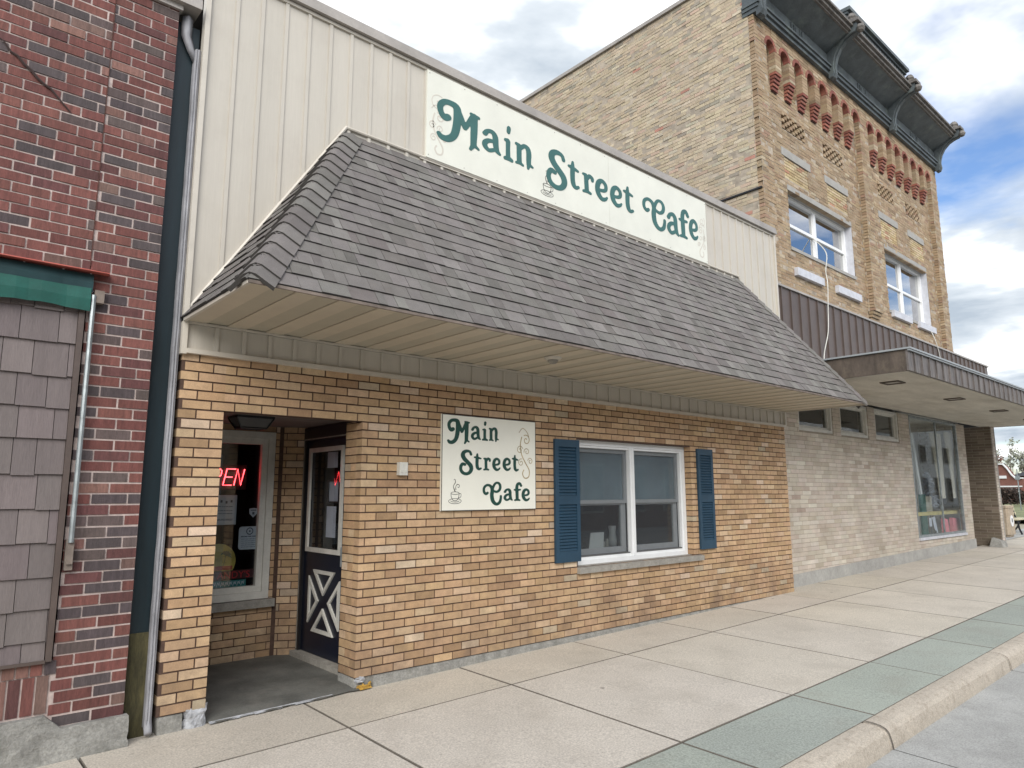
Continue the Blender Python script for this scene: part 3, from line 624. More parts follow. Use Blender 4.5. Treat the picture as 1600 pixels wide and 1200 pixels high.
mb = MB(); shingle_face(mb, Vector((0, EY, EZ)), VX, Sd, Nd, lambda s: xl0+(xl1-xl0)*s/sl_, lambda s: xr0+(xr1-xr0)*s/sl_, sl_, 21)
# hipped ends
sL = math.hypot(xl1-xl0, TZ-EZ); SdL = Vector((xl1-xl0, 0, TZ-EZ)).normalized(); NdL = Vector((-SdL.z, 0, SdL.x))
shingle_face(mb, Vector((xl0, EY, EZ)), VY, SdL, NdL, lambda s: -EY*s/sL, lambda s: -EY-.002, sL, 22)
sR = math.hypot(xr0-xr1, TZ-EZ); SdR = Vector((xr1-xr0, 0, TZ-EZ)).normalized(); NdR = Vector((-SdR.z*-1, 0, -SdR.x*1)).normalized(); NdR = Vector((SdR.z, 0, -SdR.x))
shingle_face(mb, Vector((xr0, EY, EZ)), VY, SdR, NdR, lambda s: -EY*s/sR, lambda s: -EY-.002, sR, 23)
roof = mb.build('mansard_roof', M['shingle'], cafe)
mb = MB(); P = lambda x, y, z: (x, y, z)
mb.face([(xl0, EY, EZ), (xr0, EY, EZ), (xr1, -.0, TZ), (xl1, -.0, TZ)], (.03, .03, .03, 1)); mb.face([(xl0, EY, EZ), (xl0, 0, EZ), (xl1, 0, TZ)], (.03, .03, .03, 1)); mb.face([(xr0, EY, EZ), (xr0, 0, EZ), (xr1, 0, TZ)], (.03, .03, .03, 1))
for pr in ():
    pass
mb.build('roof_deck', M['shingle'], roof)
mb = MB(); mb.box(xl0+.01, xr0-.01, EY-.004, EY+.012, EZ-.022, EZ-.001); mb.build('drip_edge', M['bark'], roof)
# hip caps: bent shingles lapping up each hip
rc = random.Random(31)
for side in (0, 1):
    mb = MB()
    A0 = Vector((xl0 if side == 0 else xr0, EY, EZ)); A1 = Vector((xl1 if side == 0 else xr1, 0, TZ)); hd = (A1-A0); hl = hd.length; hd.normalize()
    nf, ns = Nd, (NdL if side == 0 else NdR)
    uf = nf.cross(hd).normalized(); us_ = ns.cross(hd).normalized()
    if uf.x*(1 if side == 0 else -1) < 0: uf = -uf
    if us_.y < 0: us_ = -us_
    nc = 18; ex = hl/nc; bis = (nf+ns).normalized(); R_ = .05
    def sect(s, h, W=.17, lag=.055):
        o = []; n = 5
        for i in range(n, 0, -1):
            wd = W*i/n; o.append(A0+hd*(s-lag*(wd/W)**.8)+uf*wd+nf*(h+.006))
        o.append(A0+hd*s+bis*(h+.006))
        for i in range(1, n+1):
            wd = W*i/n; o.append(A0+hd*(s-lag*(wd/W)**.8)+us_*wd+ns*(h+.006))
        # soften the fold
        q = [o[0]]+[(o[i-1]+o[i]*2+o[i+1])/4 for i in range(1, len(o)-1)]+[o[-1]]
        return q
    for k in range(nc):
        s0, s1 = k*ex+.03, (k+1)*ex+.05; c = pal(rc, SL[:2]+SL[2:3], .07)
        if k == 0: s0 = .062
        lo, hi, un = sect(s0, .026), sect(s1, .010), sect(s0, -.004)
        for i in range(len(lo)-1):
            mb.face([lo[i], lo[i+1], hi[i+1], hi[i]], c); mb.face([un[i], un[i+1], lo[i+1], lo[i]], (.06, .055, .05, 1))  # dark cap edge, coloured to draw a shadow line under each lap
        for e in (0, -1): mb.face([un[e], lo[e], hi[e], sect(s1, -.004)[e]], c)
    mb.build('hip_cap', M['shingle'], roof)
mb = MB()
hv = (Vector((xl1, 0, TZ))-Vector((xl0, 0, EZ))); mb.tube([(xl0+.02, -.02, EZ+.045), (xl1-.01, -.03, TZ+.035)], .016, 6); mb.tube([(xr0, -.03, EZ+.03), (xr1+.01, -.03, TZ+.035)], .016, 6); mb.tube([(xl1-.01, -.03, TZ+.03), (xr1+.01, -.03, TZ+.03)], .014, 6)
mb.build('roof_flashing', M['trim'], cafe)
# ---- entrance window
O = Vector((0, YB+.03, 0)); EX0, EX1, EZ0, EZ1 = 1.62, 2.998, -.04+HC*7+.07, -.04+HC*31
mb = MB(); frame(mb, O, VX, VZ, -VY, EX0, EX1, EZ0, EZ1, .07, 0, .05); frame(mb, O, VX, VZ, -VY, EX0+.07, EX1-.07, EZ0+.07, EZ1-.07, .06, -.03, .025)
ef = mb.build('entrance_window_frame', M['offwhite'], cafe)
mb = MB(); mb.obox(O, VX, VZ, -VY, EX0+.12, EX1-.12, EZ0+.12, EZ1-.12, -.02, -.014); mb.build('pane', M['glass'], ef)
mb = MB(); mb.box(1.6, 3.05, YB-.07, YB+.04, -.04+HC*7-.012, -.04+HC*7+.066); mb.build('entrance_window_sill', M['stone'], cafe)
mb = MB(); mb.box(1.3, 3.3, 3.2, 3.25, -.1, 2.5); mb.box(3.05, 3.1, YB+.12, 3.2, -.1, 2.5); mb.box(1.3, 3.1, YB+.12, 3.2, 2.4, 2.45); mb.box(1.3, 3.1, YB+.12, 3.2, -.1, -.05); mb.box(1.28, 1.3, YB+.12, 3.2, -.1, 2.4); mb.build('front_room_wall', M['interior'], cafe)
# entrance light
mb = MB(); c3 = Vector((2.42, .80, 2.30)); a, b, h = .17, .11, .09
mb.box(c3.x-.17, c3.x+.17, c3.y-.13, c3.y+.13, 2.282, 2.299)
fr_ = [(-a, -b), (a, -b), (a, b), (-a, b)]
for i in range(4):
    j = (i+1) % 4; p0 = (c3.x+fr_[i][0], c3.y+fr_[i][1], 2.282); p1 = (c3.x+fr_[i][0]*.68, c3.y+fr_[i][1]*.68, 2.282-h); p2 = (c3.x+fr_[j][0]*.68, c3.y+fr_[j][1]*.68, 2.282-h)
    mb.tube([p0, p1], .008, 5); mb.tube([p1, p2], .008, 5)
el = mb.build('entrance_light', M['black'], cafe)
mb = MB(); q = [(c3.x+u*.97, c3.y+v*.97, 2.281) for u, v in fr_]; q2 = [(c3.x+u*.66, c3.y+v*.66, 2.281-h+.003) for u, v in fr_]
for i in range(4): j = (i+1) % 4; mb.face([q[i], q2[i], q2[j], q[j]])
mb.face(q2); mb.build('lamp_glass', M['interior_grey'], el)
# ---- door on the right-hand side of the entrance (faces -X)
DX = 3.30; O = Vector((DX, 0, 0))
mb = MB(); mb.box(DX-.03, DX+.1, 1.445, 1.53, -.03, 2.29); mb.box(DX-.03, DX+.1, .30, .42, -.03, 2.29); mb.box(DX-.03, DX+.1, .42, 1.445, 2.15, 2.29); mb.box(DX-.028, DX+.1, .3, .302, 0, .01)
mb.box(3.13, DX, .28, .31, -.05, 2.3)
mb.build('door_frame', M['black'], cafe)
mb = MB(); mb.box(DX-.09, DX+.05, .42, 1.5, -.045, .018); mb.box(DX-.034, DX-.031, 1.475, 1.487, .03, 2.17); mb.box(DX-.034, DX-.031, .5, 1.475, 2.160, 2.172); mb.build('threshold', M['stone'], cafe)
GY0, GY1, GZ0, GZ1 = .66, 1.37, 1.03, 2.05
mb = MB()
for a, b, c_, d in ((.42, 1.445, .022, GZ0), (.42, 1.445, GZ1, 2.148), (.42, GY0, GZ0, GZ1), (GY1, 1.445, GZ0, GZ1)): mb.box(DX, DX+.045, a, b, c_, d)
door = mb.build('door', M['navy'], cafe)
mb = MB(); frame(mb, O, VY, VZ, -VX, GY0-.02, GY1+.02, GZ0-.02, GZ1+.02, .045, 0, .02)
def tri(mb, pts, t):
    c = (sum(p[0] for p in pts)/3, sum(p[1] for p in pts)/3)
    # inner offset by a bar of width t
    inn = []
    for i in range(3):
        p = Vector(pts[i]); a = (Vector(pts[i-1])-p).normalized(); b = (Vector(pts[(i+1) % 3])-p).normalized(); bis = (a+b).normalized(); s = abs(a.x*bis.y-a.y*bis.x); inn.append(p+bis*(t/max(s, .15)))
    for i in range(3):
        j = (i+1) % 3; q = [Vector((DX-.018, p[0], p[1])) for p in (pts[i], pts[j], inn[j], inn[i])]; r_ = [v+Vector((.017, 0, 0)) for v in q]
        mb.face(q); mb.face([q[0], q[1], r_[1], r_[0]]); mb.face([q[2], q[3], r_[3], r_[2]])
cyd = .965
for p in ([(1.20, .84), (.74, .84), (.97, .60)], [(1.29, .77), (1.29, .31), (1.07, .54)], [(.635, .77), (.635, .31), (.87, .54)], [(1.20, .24), (.74, .24), (.97, .48)]): tri(mb, p, .034)
mb.build('door_moulding', M['offwhite'], door)
mb = MB(); PX = lambda y: DX+.02-.0385*(y-1.0)
mb.face([(PX(GY0), GY0, GZ0), (PX(GY1), GY1, GZ0), (PX(GY1), GY1, GZ1), (PX(GY0), GY0, GZ1)]); mb.build('pane', glass('door_glass', (.85, .88, .9), .03, 1.6), door)
mb = MB(); mb.tube([(DX-.01, .53, 1.1), (DX-.06, .53, 1.09), (DX-.06, .53, .92), (DX-.01, .53, .91)], .011, 8); mb.build('handle', M['galv'], door)
mb = MB(); mb.box(DX+.6, DX+.62, .3, 1.6, -.1, 2.3); mb.box(DX+.1, DX+.6, .26, .28, -.1, 2.3); mb.box(DX+.1, DX+.6, 1.6, 1.62, -.1, 2.3); mb.box(DX+.1, DX+.6, .3, 1.6, 2.3, 2.32); mb.build('vestibule_wall', M['interior'], cafe)
# wall doorbell box
mb = MB(); mb.box(3.495, 3.585, -.05, .0, 1.765, 1.885); mb.box(3.51, 3.53, -.06, -.05, 1.79, 1.88); mb.box(3.55, 3.57, -.06, -.05, 1.79, 1.88); tag(mb.build('doorbell_box', M['offwhite']), 'small white doorbell box on golden bricks left of the square sign', 'doorbell')
# ================================================================== SIGNS
def cup(mb, O, cx_, cz, s, w0, w1):
    r = .019*s
    def e(x, z, a, b, t0=0, t1=1, rr=r): ribbon(mb, [(cx_+s*(x+a*math.cos(2*math.pi*(t0+(t1-t0)*k/12))), cz+s*(z+b*math.sin(2*math.pi*(t0+(t1-t0)*k/12)))) for k in range(13)], O, rr, w0, w1)
    e(0, .52, .40, .10); e(0, -.10, .62, .20); e(0, -.06, .42, .11, .5, 1.0)
    ribbon(mb, [(cx_-.40*s, cz+.52*s), (cx_-.36*s, cz+.22*s), (cx_-.2*s, cz-.02*s), (cx_, cz-.07*s), (cx_+.2*s, cz-.02*s), (cx_+.36*s, cz+.22*s), (cx_+.40*s, cz+.52*s)], O, r*1.2, w0, w1)
    ribbon(mb, [(cx_+.39*s, cz+.48*s), (cx_+.58*s, cz+.46*s), (cx_+.55*s, cz+.22*s), (cx_+.3*s, cz+.12*s)], O, r, w0, w1)
    ribbon(mb, [(cx_+.02*s, cz+.62*s, r*2.4), (cx_-.10*s, cz+.85*s, r*2), (cx_-.16*s, cz+1.1*s, r), (cx_+.02*s, cz+1.35*s, r*1.6), (cx_-.02*s, cz+1.6*s, r), (cx_-.14*s, cz+1.55*s, r)], O, r, w0, w1)
    ribbon(mb, [(cx_+.08*s, cz+.78*s, r*1.8), (cx_+.06*s, cz+1.02*s, r), (cx_+.22*s, cz+1.2*s, r*1.5), (cx_+.42*s, cz+1.14*s, r), (cx_+.36*s, cz+.95*s, r), (cx_+.24*s, cz+1.02*s, r*.8)], O, r, w0, w1)
def scroll(mb, O, x, z, s, w0, w1, fl=1, r=.006):
    X = lambda p: [(x+fl*a*s, z+b*s) for a, b in p]
    ribbon(mb, X([(.05, 1.), (.0, .8), (.04, .55), (.16, .35), (.30, .15), (.28, -.02), (.14, -.05), (.07, .06), (.12, .16)]), O, r, w0, w1)
    ribbon(mb, X(spiral(.20, .92, .14, .02, 2.2, -1.3)), O, r*.8, w0, w1); ribbon(mb, X(spiral(-.02, .66, .11, .02, .3, 1.4)), O, r*.6, w0, w1)
    ribbon(mb, X(spiral(.22, .62, .10, .02, 3.4, -1.2)), O, r*.6, w0, w1); ribbon(mb, X(spiral(.02, .34, .10, .02, 1.2, 1.3)), O, r*.6, w0, w1)
    ribbon(mb, X(spiral(.34, .38, .09, .02, 3, -1.3)), O, r*.6, w0, w1); ribbon(mb, X([(-.05, 1.1), (.08, 1.22), (.22, 1.14), (.3, 1.0)]), O, r*.6, w0, w1)
bsg = top('cafe_sign', 'long cream board lettered in green above the shingled roof', 'sign', (3.72, -.03, 4.985))
Z_0, Z_1 = 4.985, 5.952
mb = MB(); mb.box(3.722, 6.568, -.050, -.0275, Z_0, Z_1); mb.box(6.571, 8.812, -.050, -.0275, Z_0, Z_1); bb = mb.build('board', M['board'], bsg)
for k in range(12):
    for z in (Z_0+.03, Z_1-.03): mb = MB(); mb.box(3.75+k*.458-.004, 3.75+k*.458+.004, -.053, -.0505, z-.004, z+.004); mb.build('screw', M['stone'], bb)
BIG = [('M', 3.8442, 4.4225, 5.2297, 5.718), ('a', 4.4504, 4.7246, 5.3151, 5.5919), ('i', 4.7609, 4.9083, 5.3027, 5.7295), ('n', 4.9333, 5.2246, 5.2972, 5.5943), ('S', 5.4321, 5.788, 5.1926, 5.7056), ('t', 5.8013, 6.0109, 5.2962, 5.6549), ('r', 6.0594, 6.2787, 5.3069, 5.5775), ('e', 6.2991, 6.544, 5.2878, 5.5887), ('e', 6.5889, 6.8317, 5.2879, 5.5841), ('t', 6.8553, 7.0744, 5.2846, 5.6463), ('C', 7.2608, 7.7881, 5.1984, 5.6644), ('a', 7.809, 8.1033, 5.2179, 5.558), ('f', 8.097, 8.3624, 5.2374, 5.6889), ('e', 8.3489, 8.5821, 5.2732, 5.5981)]
SMALL = [('M', 4.0449, 4.3281, 2.0795, 2.3376), ('a', 4.3422, 4.4713, 2.1331, 2.2791), ('i', 4.4868, 4.5653, 2.1316, 2.3334), ('n', 4.577, 4.7132, 2.1266, 2.2792), ('S', 4.1966, 4.3743, 1.7759, 2.0338), ('t', 4.3816, 4.4851, 1.8287, 2.0005), ('r', 4.5061, 4.6052, 1.8286, 1.9629), ('e', 4.6248, 4.736, 1.8259, 1.9648), ('e', 4.766, 4.88, 1.8286, 1.9692), ('t', 4.8968, 4.9937, 1.8255, 2.0018), ('C', 4.4983, 4.7574, 1.4731, 1.7168), ('a', 4.7798, 4.9086, 1.5174, 1.6493), ('f', 4.9216, 5.0425, 1.5168, 1.7148), ('e', 5.034, 5.1525, 1.5118, 1.6501)]
OB = Vector((0, -.0505, 0))
mb = MB(); mg = MB()
for ch, u0, u1, v0, v1 in BIG: put_glyph(mb, ch, OB, u0, u1, v0, v1, .004, n=60)
mb.build('lettering', M['green_paint'], bsg)
mb = MB(); cup(mb, OB, 5.445, 5.115, .165, 0, .0015); mb.build('cup_drawing', M['ink'], bsg)
mb = MB(); scroll(mb, OB, 3.80, 5.08, .42, 0, .0012, 1, .009); scroll(mb, OB, 8.74, 5.08, .42, 0, .0012, -1, .009)
ribbon(mb, spiral(3.86, 5.62, .10, .02, 1, 1.2), OB, .005, 0, .0012); ribbon(mb, spiral(8.70, 5.62, .08, .02, 1, -1.2), OB, .005, 0, .0012)
mb.build('scroll_ornament', M['pinkline'], bsg)
ssg = top('cafe_wall_sign', 'square cream board lettered in green on the brick beside the blue shutter', 'sign', (4.6, -.02, 1.43))
mb = MB(); mb.box(3.985, 5.245, -.030, -.004, 1.428, 2.375); mb.build('board', M['board2'], ssg)
mb = MB(); frame(mb, Vector((0, -.03, 0)), VX, VZ, -VY, 3.985, 5.245, 1.428, 2.375, .006, -.003, .001); mb.build('board_edge', M['ink'], ssg)
OS = Vector((0, -.0305, 0))
mb = MB()
for ch, u0, u1, v0, v1 in SMALL: put_glyph(mb, ch, OS, u0, u1, v0, v1, .003, n=50)
mb.build('lettering', M['green_dark'], ssg)
mb = MB(); cup(mb, OS, 4.15, 1.535, .125, 0, .0012); mb.build('cup_drawing', M['ink'], ssg)
mb = MB(); scroll(mb, OS, 5.02, 1.78, .42, 0, .0012, 1, .006); mb.build('scroll_ornament', M['gold'], ssg)
# ================================================================== RED BRICK BUILDING (left)
REDB = [(6, (.130, .047, .040)), (4, (.155, .060, .049)), (3, (.100, .040, .038)), (4, (.068, .053, .055)), (2, (.09, .066, .062)), (1, (.18, .092, .075)), (1, (.14, .084, .07))]
red = top('red_brick_building', 'dark red brick building with a green valance and taupe shake siding at the left edge', 'building', (-1.5, 0, -.1))
YR = -.03; RX = 1.340
mb, mo = MB(), MB()
brick_panel(mb, mo, (0, YR, 0), VX, -VY, -5.0, .893, .10, 5.47, REDB, L=.226, H=.0748, m=.0125, off=.06, holes=[(-2.6, .9, .0, 3.06)], seed=41, var=.16, jit=.003, wob=.012, rec=.006)
brick_panel(mb, mo, (0, YR, 0), VX, -VY, .899, RX, .106, 5.47, REDB, L=.226, H=.0748, m=.0125, off=.01, seed=42, var=.16, jit=.003, wob=.012, rec=.006)
brick_panel(mb, mo, (RX, 0, 0), VY, VX, .08, .9, .106, 5.47, REDB, L=.226, H=.0748, m=.0125, seed=43, rec=.004)
# soldier courses under the infill
rs = random.Random(44); x = -2.6
while x < .885:
    mb.box(x+.006, x+.069, YR-.004, .05, .445, .527, pal(rs, REDB, .15)); x += .075
x = -2.56
while x < .87:
    mb.box(x+.006, x+.069, YR+rs.uniform(-.002, .002), .05, .208, .437, pal(rs, REDB, .15)); x += .075
mo.face([(-2.6, YR+.008, .1), (.9, YR+.008, .1), (.9, YR+.008, .53), (-2.6, YR+.008, .53)])
rb = mb.build('brick_wall', M['red_brick'], red); mo.build('mortar', M['mortar_pink'], rb)
mb = MB(); mb.box(.8945, .8975, YR-.006, 0, 3.2, 5.45, None); mb.build('control_joint', mat('rusty_joint', (.10, .045, .035), .9, n1=(20, .7)), red)
mb = MB(); r = random.Random(2); pts = [(.22, YR-.006, 4.68)]
for k in range(1, 12): pts.append((.22+.46*k/11, YR-.006-r.uniform(0, .004), 4.68-.37*k/11+r.uniform(-.012, .012)))
mb.tube(pts, [.003+.006*math.sin(math.pi*k/11)+r.uniform(0, .002) for k in range(12)], 5); mb.build('rust_streak', mat('rust_scar', (.045, .028, .026), .9), red)
# rough concrete plinth
mb = MB(); r = random.Random(6); nx_, nz_ = 40, 8; g = {}
for i in range(nx_+1):
    for j in range(nz_+1):
        x = -2.6+(1.372+2.6)*i/nx_; x = x if i < nx_ else 1.372-r.uniform(0, .012); zt = .108+.0 if x > .9 else .205
        zt = .108+max(0, min(1, (.93-x)/.05))*.09
        z = -.16+(zt+.16)*j/nz_; g[i, j] = (x, YR-.045-.02*(1-j/nz_)+r.uniform(-.0035, .0035), z+r.uniform(-.004, .004))
for i in range(nx_):
    for j in range(nz_): mb.face([g[i, j], g[i+1, j], g[i+1, j+1], g[i, j+1]])
    a, b = g[i, nz_], g[i+1, nz_]; mb.face([a, b, (b[0], YR+.02, b[2]), (a[0], YR+.02, a[2])])
for j in range(nz_): a, b = g[nx_, j], g[nx_, j+1]; mb.face([a, (a[0]-.01, .3, a[2]), (b[0]-.01, .3, b[2]), b])
mb.build('plinth', M['concrete'], red, smooth=False)
# shakes
TAU = [(3, (.150, .124, .120)), (2, (.140, .116, .113)), (2, (.160, .133, .128))]
mb = MB(); r = random.Random(8); zc = [.535, .66, .865, 1.07, 1.285, 1.505, 1.73, 1.965, 2.18, 2.395, 2.625, 2.85, 3.07]
for k in range(len(zc)-1):
    x = -2.6-r.random()*.1
    while x < .845:
        w_ = r.choice((.13, .17, .20, .22)); x2 = min(x+w_, .85); z0_ = zc[k]+r.choice((0, 0, -.009, -.004)); c = pal(r, TAU, .06)
        mb.hexa([(x+.002, YR-.024, z0_), (x2-.002, YR-.024, z0_), (x2-.002, .02, z0_), (x+.002, .02, z0_), (x+.002, YR-.004, zc[k+1]+.03), (x2-.002, YR-.004, zc[k+1]+.03), (x2-.002, .02, zc[k+1]+.03), (x+.002, .02, zc[k+1]+.03)], c); x = x2
mb.build('shake_siding', M['cedar'], red)
mb = MB(); mb.box(.85, .885, YR-.035, .03, .53, 2.99); mb.box(-2.6, .85, YR-.04, .03, .522, .541); mb.build('infill_frame', M['brown_metal'], red)
mb = MB(); mb.tube([(.925, YR-.055, 2.98), (.928, YR-.055, 1.28)], .017, 8); mb.build('awning_rail', M['galv'], red)
mb = MB(); mb.box(.905, .95, YR-.05, YR-.001, 1.10, 1.30); mb.box(.91, .945, YR-.07, YR-.05, 1.14, 1.26); mb.build('rail_bracket', M['bark'], red); mb = MB(); mb.box(.93, .99, YR-.06, YR-.001, 2.93, 3.02); mb.build('rail_bracket', M['bark'], red)
mb = MB(); mb.box(-5, 1.49, YR-.075, .8, 5.475, 5.56); mb.box(-5, 1.36, YR-.03, .02, 5.43, 5.475); mb.build('roof_coping', M['coping'], red)
mb = MB(); mb.box(-5, -4.9, .0, 7, -.2, 5.4); mb.box(-4.9, 1.2, 6.9, 7, -.2, 5.4); mb.box(-4.9, 1.25, .3, 6.9, 5.2, 5.3); mb.box(1.21, 1.25, .32, 6.9, -.2, 5.2); mb.build('shell', M['interior_grey'], red)
mb = MB(); mb.box(1.345, 1.53, .06, .08, .62, 5.4); tb = mb.build('gap_board', M['teal_board'], red)
mb = MB(); mb.box(1.35, 1.53, .055, .08, -.12, .62); mb.build('gap_board_foot', M['algae'], red)
# awning remnant
aw = top('window_valance', 'faded green canvas valance hanging below a thin red flashing on the red brick wall', 'awning', (-.8, -.1, 2.87))
def cloth(mb, x0, x1, n, top_, bot, y, amp, seed):
    r = random.Random(seed); pr = None
    for i in range(n+1):
        x = x0+(x1-x0)*i/n; yy = y+amp*math.sin(i*.7)+r.uniform(-.004, .004); b = bot+.012*math.sin(i*.45)+r.uniform(-.004, .004)
        cur = [(x, yy+.01, top_), (x, yy-.006, (top_+b)/2), (x, yy, b)]
        if pr:
            for k in range(2): mb.face([pr[k+1], cur[k+1], cur[k], pr[k]])
        pr = cur
mb = MB(); cloth(mb, -2.7, .905, 50, 3.025, 2.862, YR-.075, .006, 3); mb.build('valance', M['awning'], aw)
mb = MB(); cloth(mb, -2.7, .915, 40, 3.13, 3.01, YR-.055, .004, 4); mb.build('upper_canvas', M['awning_dark'], aw)
mb = MB(); mb.hexa([(-2.8, YR-.12, 3.138), (1.0, YR-.12, 3.135), (1.02, YR-.001, 3.15), (-2.8, YR-.001, 3.15), (-2.8, YR-.12, 3.146), (1.0, YR-.12, 3.142), (1.02, YR-.001, 3.16), (-2.8, YR-.001, 3.16)]); mb.build('flashing', M['rust'], aw)
# downspout in the gap
ds = top('downspout', 'weathered grey downspout running down the gap beside the cafe', 'downspout', (1.49, .01, -.08))
mb = MB(); r = random.Random(3); n = 40; pr = None
for i in range(n+1):
    z = -.02+5.2*i/n; d = r.uniform(-.002, .002); xs_ = [1.488, 1.497, 1.506, 1.515, 1.523, 1.531]; ys = [.0, -.016, -.008, -.018, -.008, -.004]
    cur = [(1.487+d, .05, z)]+[(xx+d, yy+d, z) for xx, yy in zip(xs_, ys)]+[(1.533+d, .05, z)]
    if pr:
        for k in range(7): mb.face([pr[k], pr[k+1], cur[k+1], cur[k]])
    pr = cur
mb.build('pipe', M['downpipe'], ds)
mb = MB(); mb.tube([(1.42, .03, 5.44), (1.42, .03, 5.28), (1.46, .03, 5.18), (1.51, .03, 5.08)], [.045, .04, .034, .028], 4); mb.build('elbow', M['downpipe'], ds, smooth=True)
mb = MB(); mb.tube([(1.51, .02, .04), (1.51, .0, -.02), (1.505, -.04, -.05)], [.026, .03, .026], 6); mb.build('outlet', M['downpipe'], ds, smooth=True)

# ================================================================== TALL CREAM BRICK BUILDING (right)
OLDB = [(5, (.35, .258, .165)), (4, (.325, .235, .145)), (3, (.295, .205, .125)), (1.6, (.385, .295, .195)), (.9, (.235, .165, .105)), (.6, (.30, .19, .13)), (.5, (.41, .335, .235))]
SIDEB = [(5, (.47, .39, .275)), (4, (.485, .405, .295)), (3, (.445, .365, .255)), (1.1, (.43, .385, .295)), (.7, (.31, .275, .22)), (.9, (.465, .35, .265)), (.08, (.40, .2, .15)), (.8, (.51, .44, .33))]
NEWB = [(4, (.46, .36, .20)), (3, (.52, .42, .27)), (2, (.38, .27, .14)), (1, (.42, .22, .14))]
GREYB = [(5, (.50, .44, .37)), (4, (.475, .415, .345)), (3, (.53, .475, .405)), (1.4, (.44, .375, .305)), (1, (.56, .51, .44)), (.2, (.38, .31, .25))]
tw = top('corner_commercial_building', 'two storey cream brick building with dark tin cornice and flat canopy over grey brick shopfront', 'building', (15.7, .2, .1))
TX0, TX1, YP, YBAY = 10.935, 20.5, .10, .235
mb, mo = MB(), MB()
kw = dict(L=.215, H=.068, m=.011, var=.09, jit=.004, wob=.02, rec=.004)
# side wall (faces the cafe roof)
brick_panel(mb, mo, (TX0, 0, 0), -VY, -VX, -13, -.20, 5.6, 11.33, SIDEB, seed=51, lose=.004, **{**kw, 'jit': .006})
mb.build('side_brick_wall', M['old_brick'], tw); mo.build('side_mortar', M['mortar_old'], tw)
mb, mo = MB(), MB()
piers = [(TX0, 11.36), (15.47, 15.93), (20.03, TX1)]
brick_panel(mb, mo, (0, YP, 0), VX, -VY, *piers[0], 5.2, 10.28, OLDB, seed=52, off=.0, **kw)
brick_panel(mb, mo, (0, YP, 0), VX, -VY, *piers[1], 5.48, 10.28, OLDB, seed=53, off=.05, **kw)
brick_panel(mb, mo, (0, YP, 0), VX, -VY, *piers[2], 5.2, 10.28, OLDB, seed=54, off=.02, **kw)
for px0, px1 in (piers[1],):        # corbelled foot of the middle pier
    for k in range(3): brick_panel(mb, mo, (0, YP+.03+.03*k, 0), VX, -VY, px0+.02*k, px1-.02*k, 5.48-.068*(k+1), 5.48-.068*k, OLDB, seed=60+k, **kw)
for px, z0_ in ((piers[0][1], 5.2), (piers[1][1], 5.48), (piers[2][1], 5.2)):
    brick_panel(mb, mo, (px, 0, 0), VY, VX, YP+.1, YBAY, z0_, 10.28, OLDB, seed=63, **kw)
for px, z0_ in ((piers[1][0], 5.48), (piers[2][0], 5.2), (TX0, 9)):
    if px > TX0+1: brick_panel(mb, mo, (px, 0, 0), -VY, -VX, -YBAY, -YP-.1, z0_, 10.28, OLDB, seed=64, **kw)
winz = {0: (12.10, 14.93, 6.12, 7.27), 1: (16.70, 19.45, 5.72, 7.22)}
for b in (0, 1):
    u0, u1 = (piers[b][1], piers[b+1][0]); w_ = winz[b]; sft = 4.57*b
    pat = [(12.05+sft, 13.02+sft, w_[3]+.22, 7.92), (13.85+sft, 14.82+sft, w_[3]+.22, 7.92)]
    ck = [(12.05+sft, 12.98+sft, 8.50, 8.84), (13.80+sft, 14.72+sft, 8.50, 8.84)]
    sl8 = [(u0+(u1-u0-.32)/7*k, u0+(u1-u0-.32)/7*k+.32, 9.30, 10.1) for k in range(8)]
    brick_panel(mb, mo, (0, YBAY, 0), VX, -VY, u0, u1, 5.15, 10.0, OLDB, seed=70+b, holes=[w_, *pat, *ck, *sl8], **kw)
    brick_panel(mb, mo, (0, YBAY+.13, 0), VX, -VY, u0, u1, 9.2, 10.05, OLDB, seed=90+b, **kw)
    for h in pat: brick_panel(mb, mo, (0, YBAY+.012, 0), VX, -VY, *h, NEWB, seed=int(h[0]*10), rec=.01, L=.215, H=.062, m=.012, var=.1)
    for h in ck:                                              # diaper panels: alternate headers standing out
        mb.face([(h[0], YBAY+.09, h[2]), (h[1], YBAY+.09, h[2]), (h[1], YBAY+.09, h[3]), (h[0], YBAY+.09, h[3])], (.06, .045, .03, 1))
        rr = random.Random(int(h[0]*7)); nzk = 5; dz = (h[3]-h[2])/nzk; nxk = 9; dx = (h[1]-h[0])/nxk
        for i in range(nxk):
            for j in range(nzk):
                if (i+j) % 2 == 0: mb.box(h[0]+dx*i+.004, h[0]+dx*(i+1)-.004, YBAY-.012, YBAY+.1, h[2]+dz*j+.004, h[2]+dz*(j+1)-.006, pal(rr, OLDB, .15))
mb.build('front_brick_wall', M['old_brick'], tw); mo.build('front_mortar', M['mortar_old'], tw)
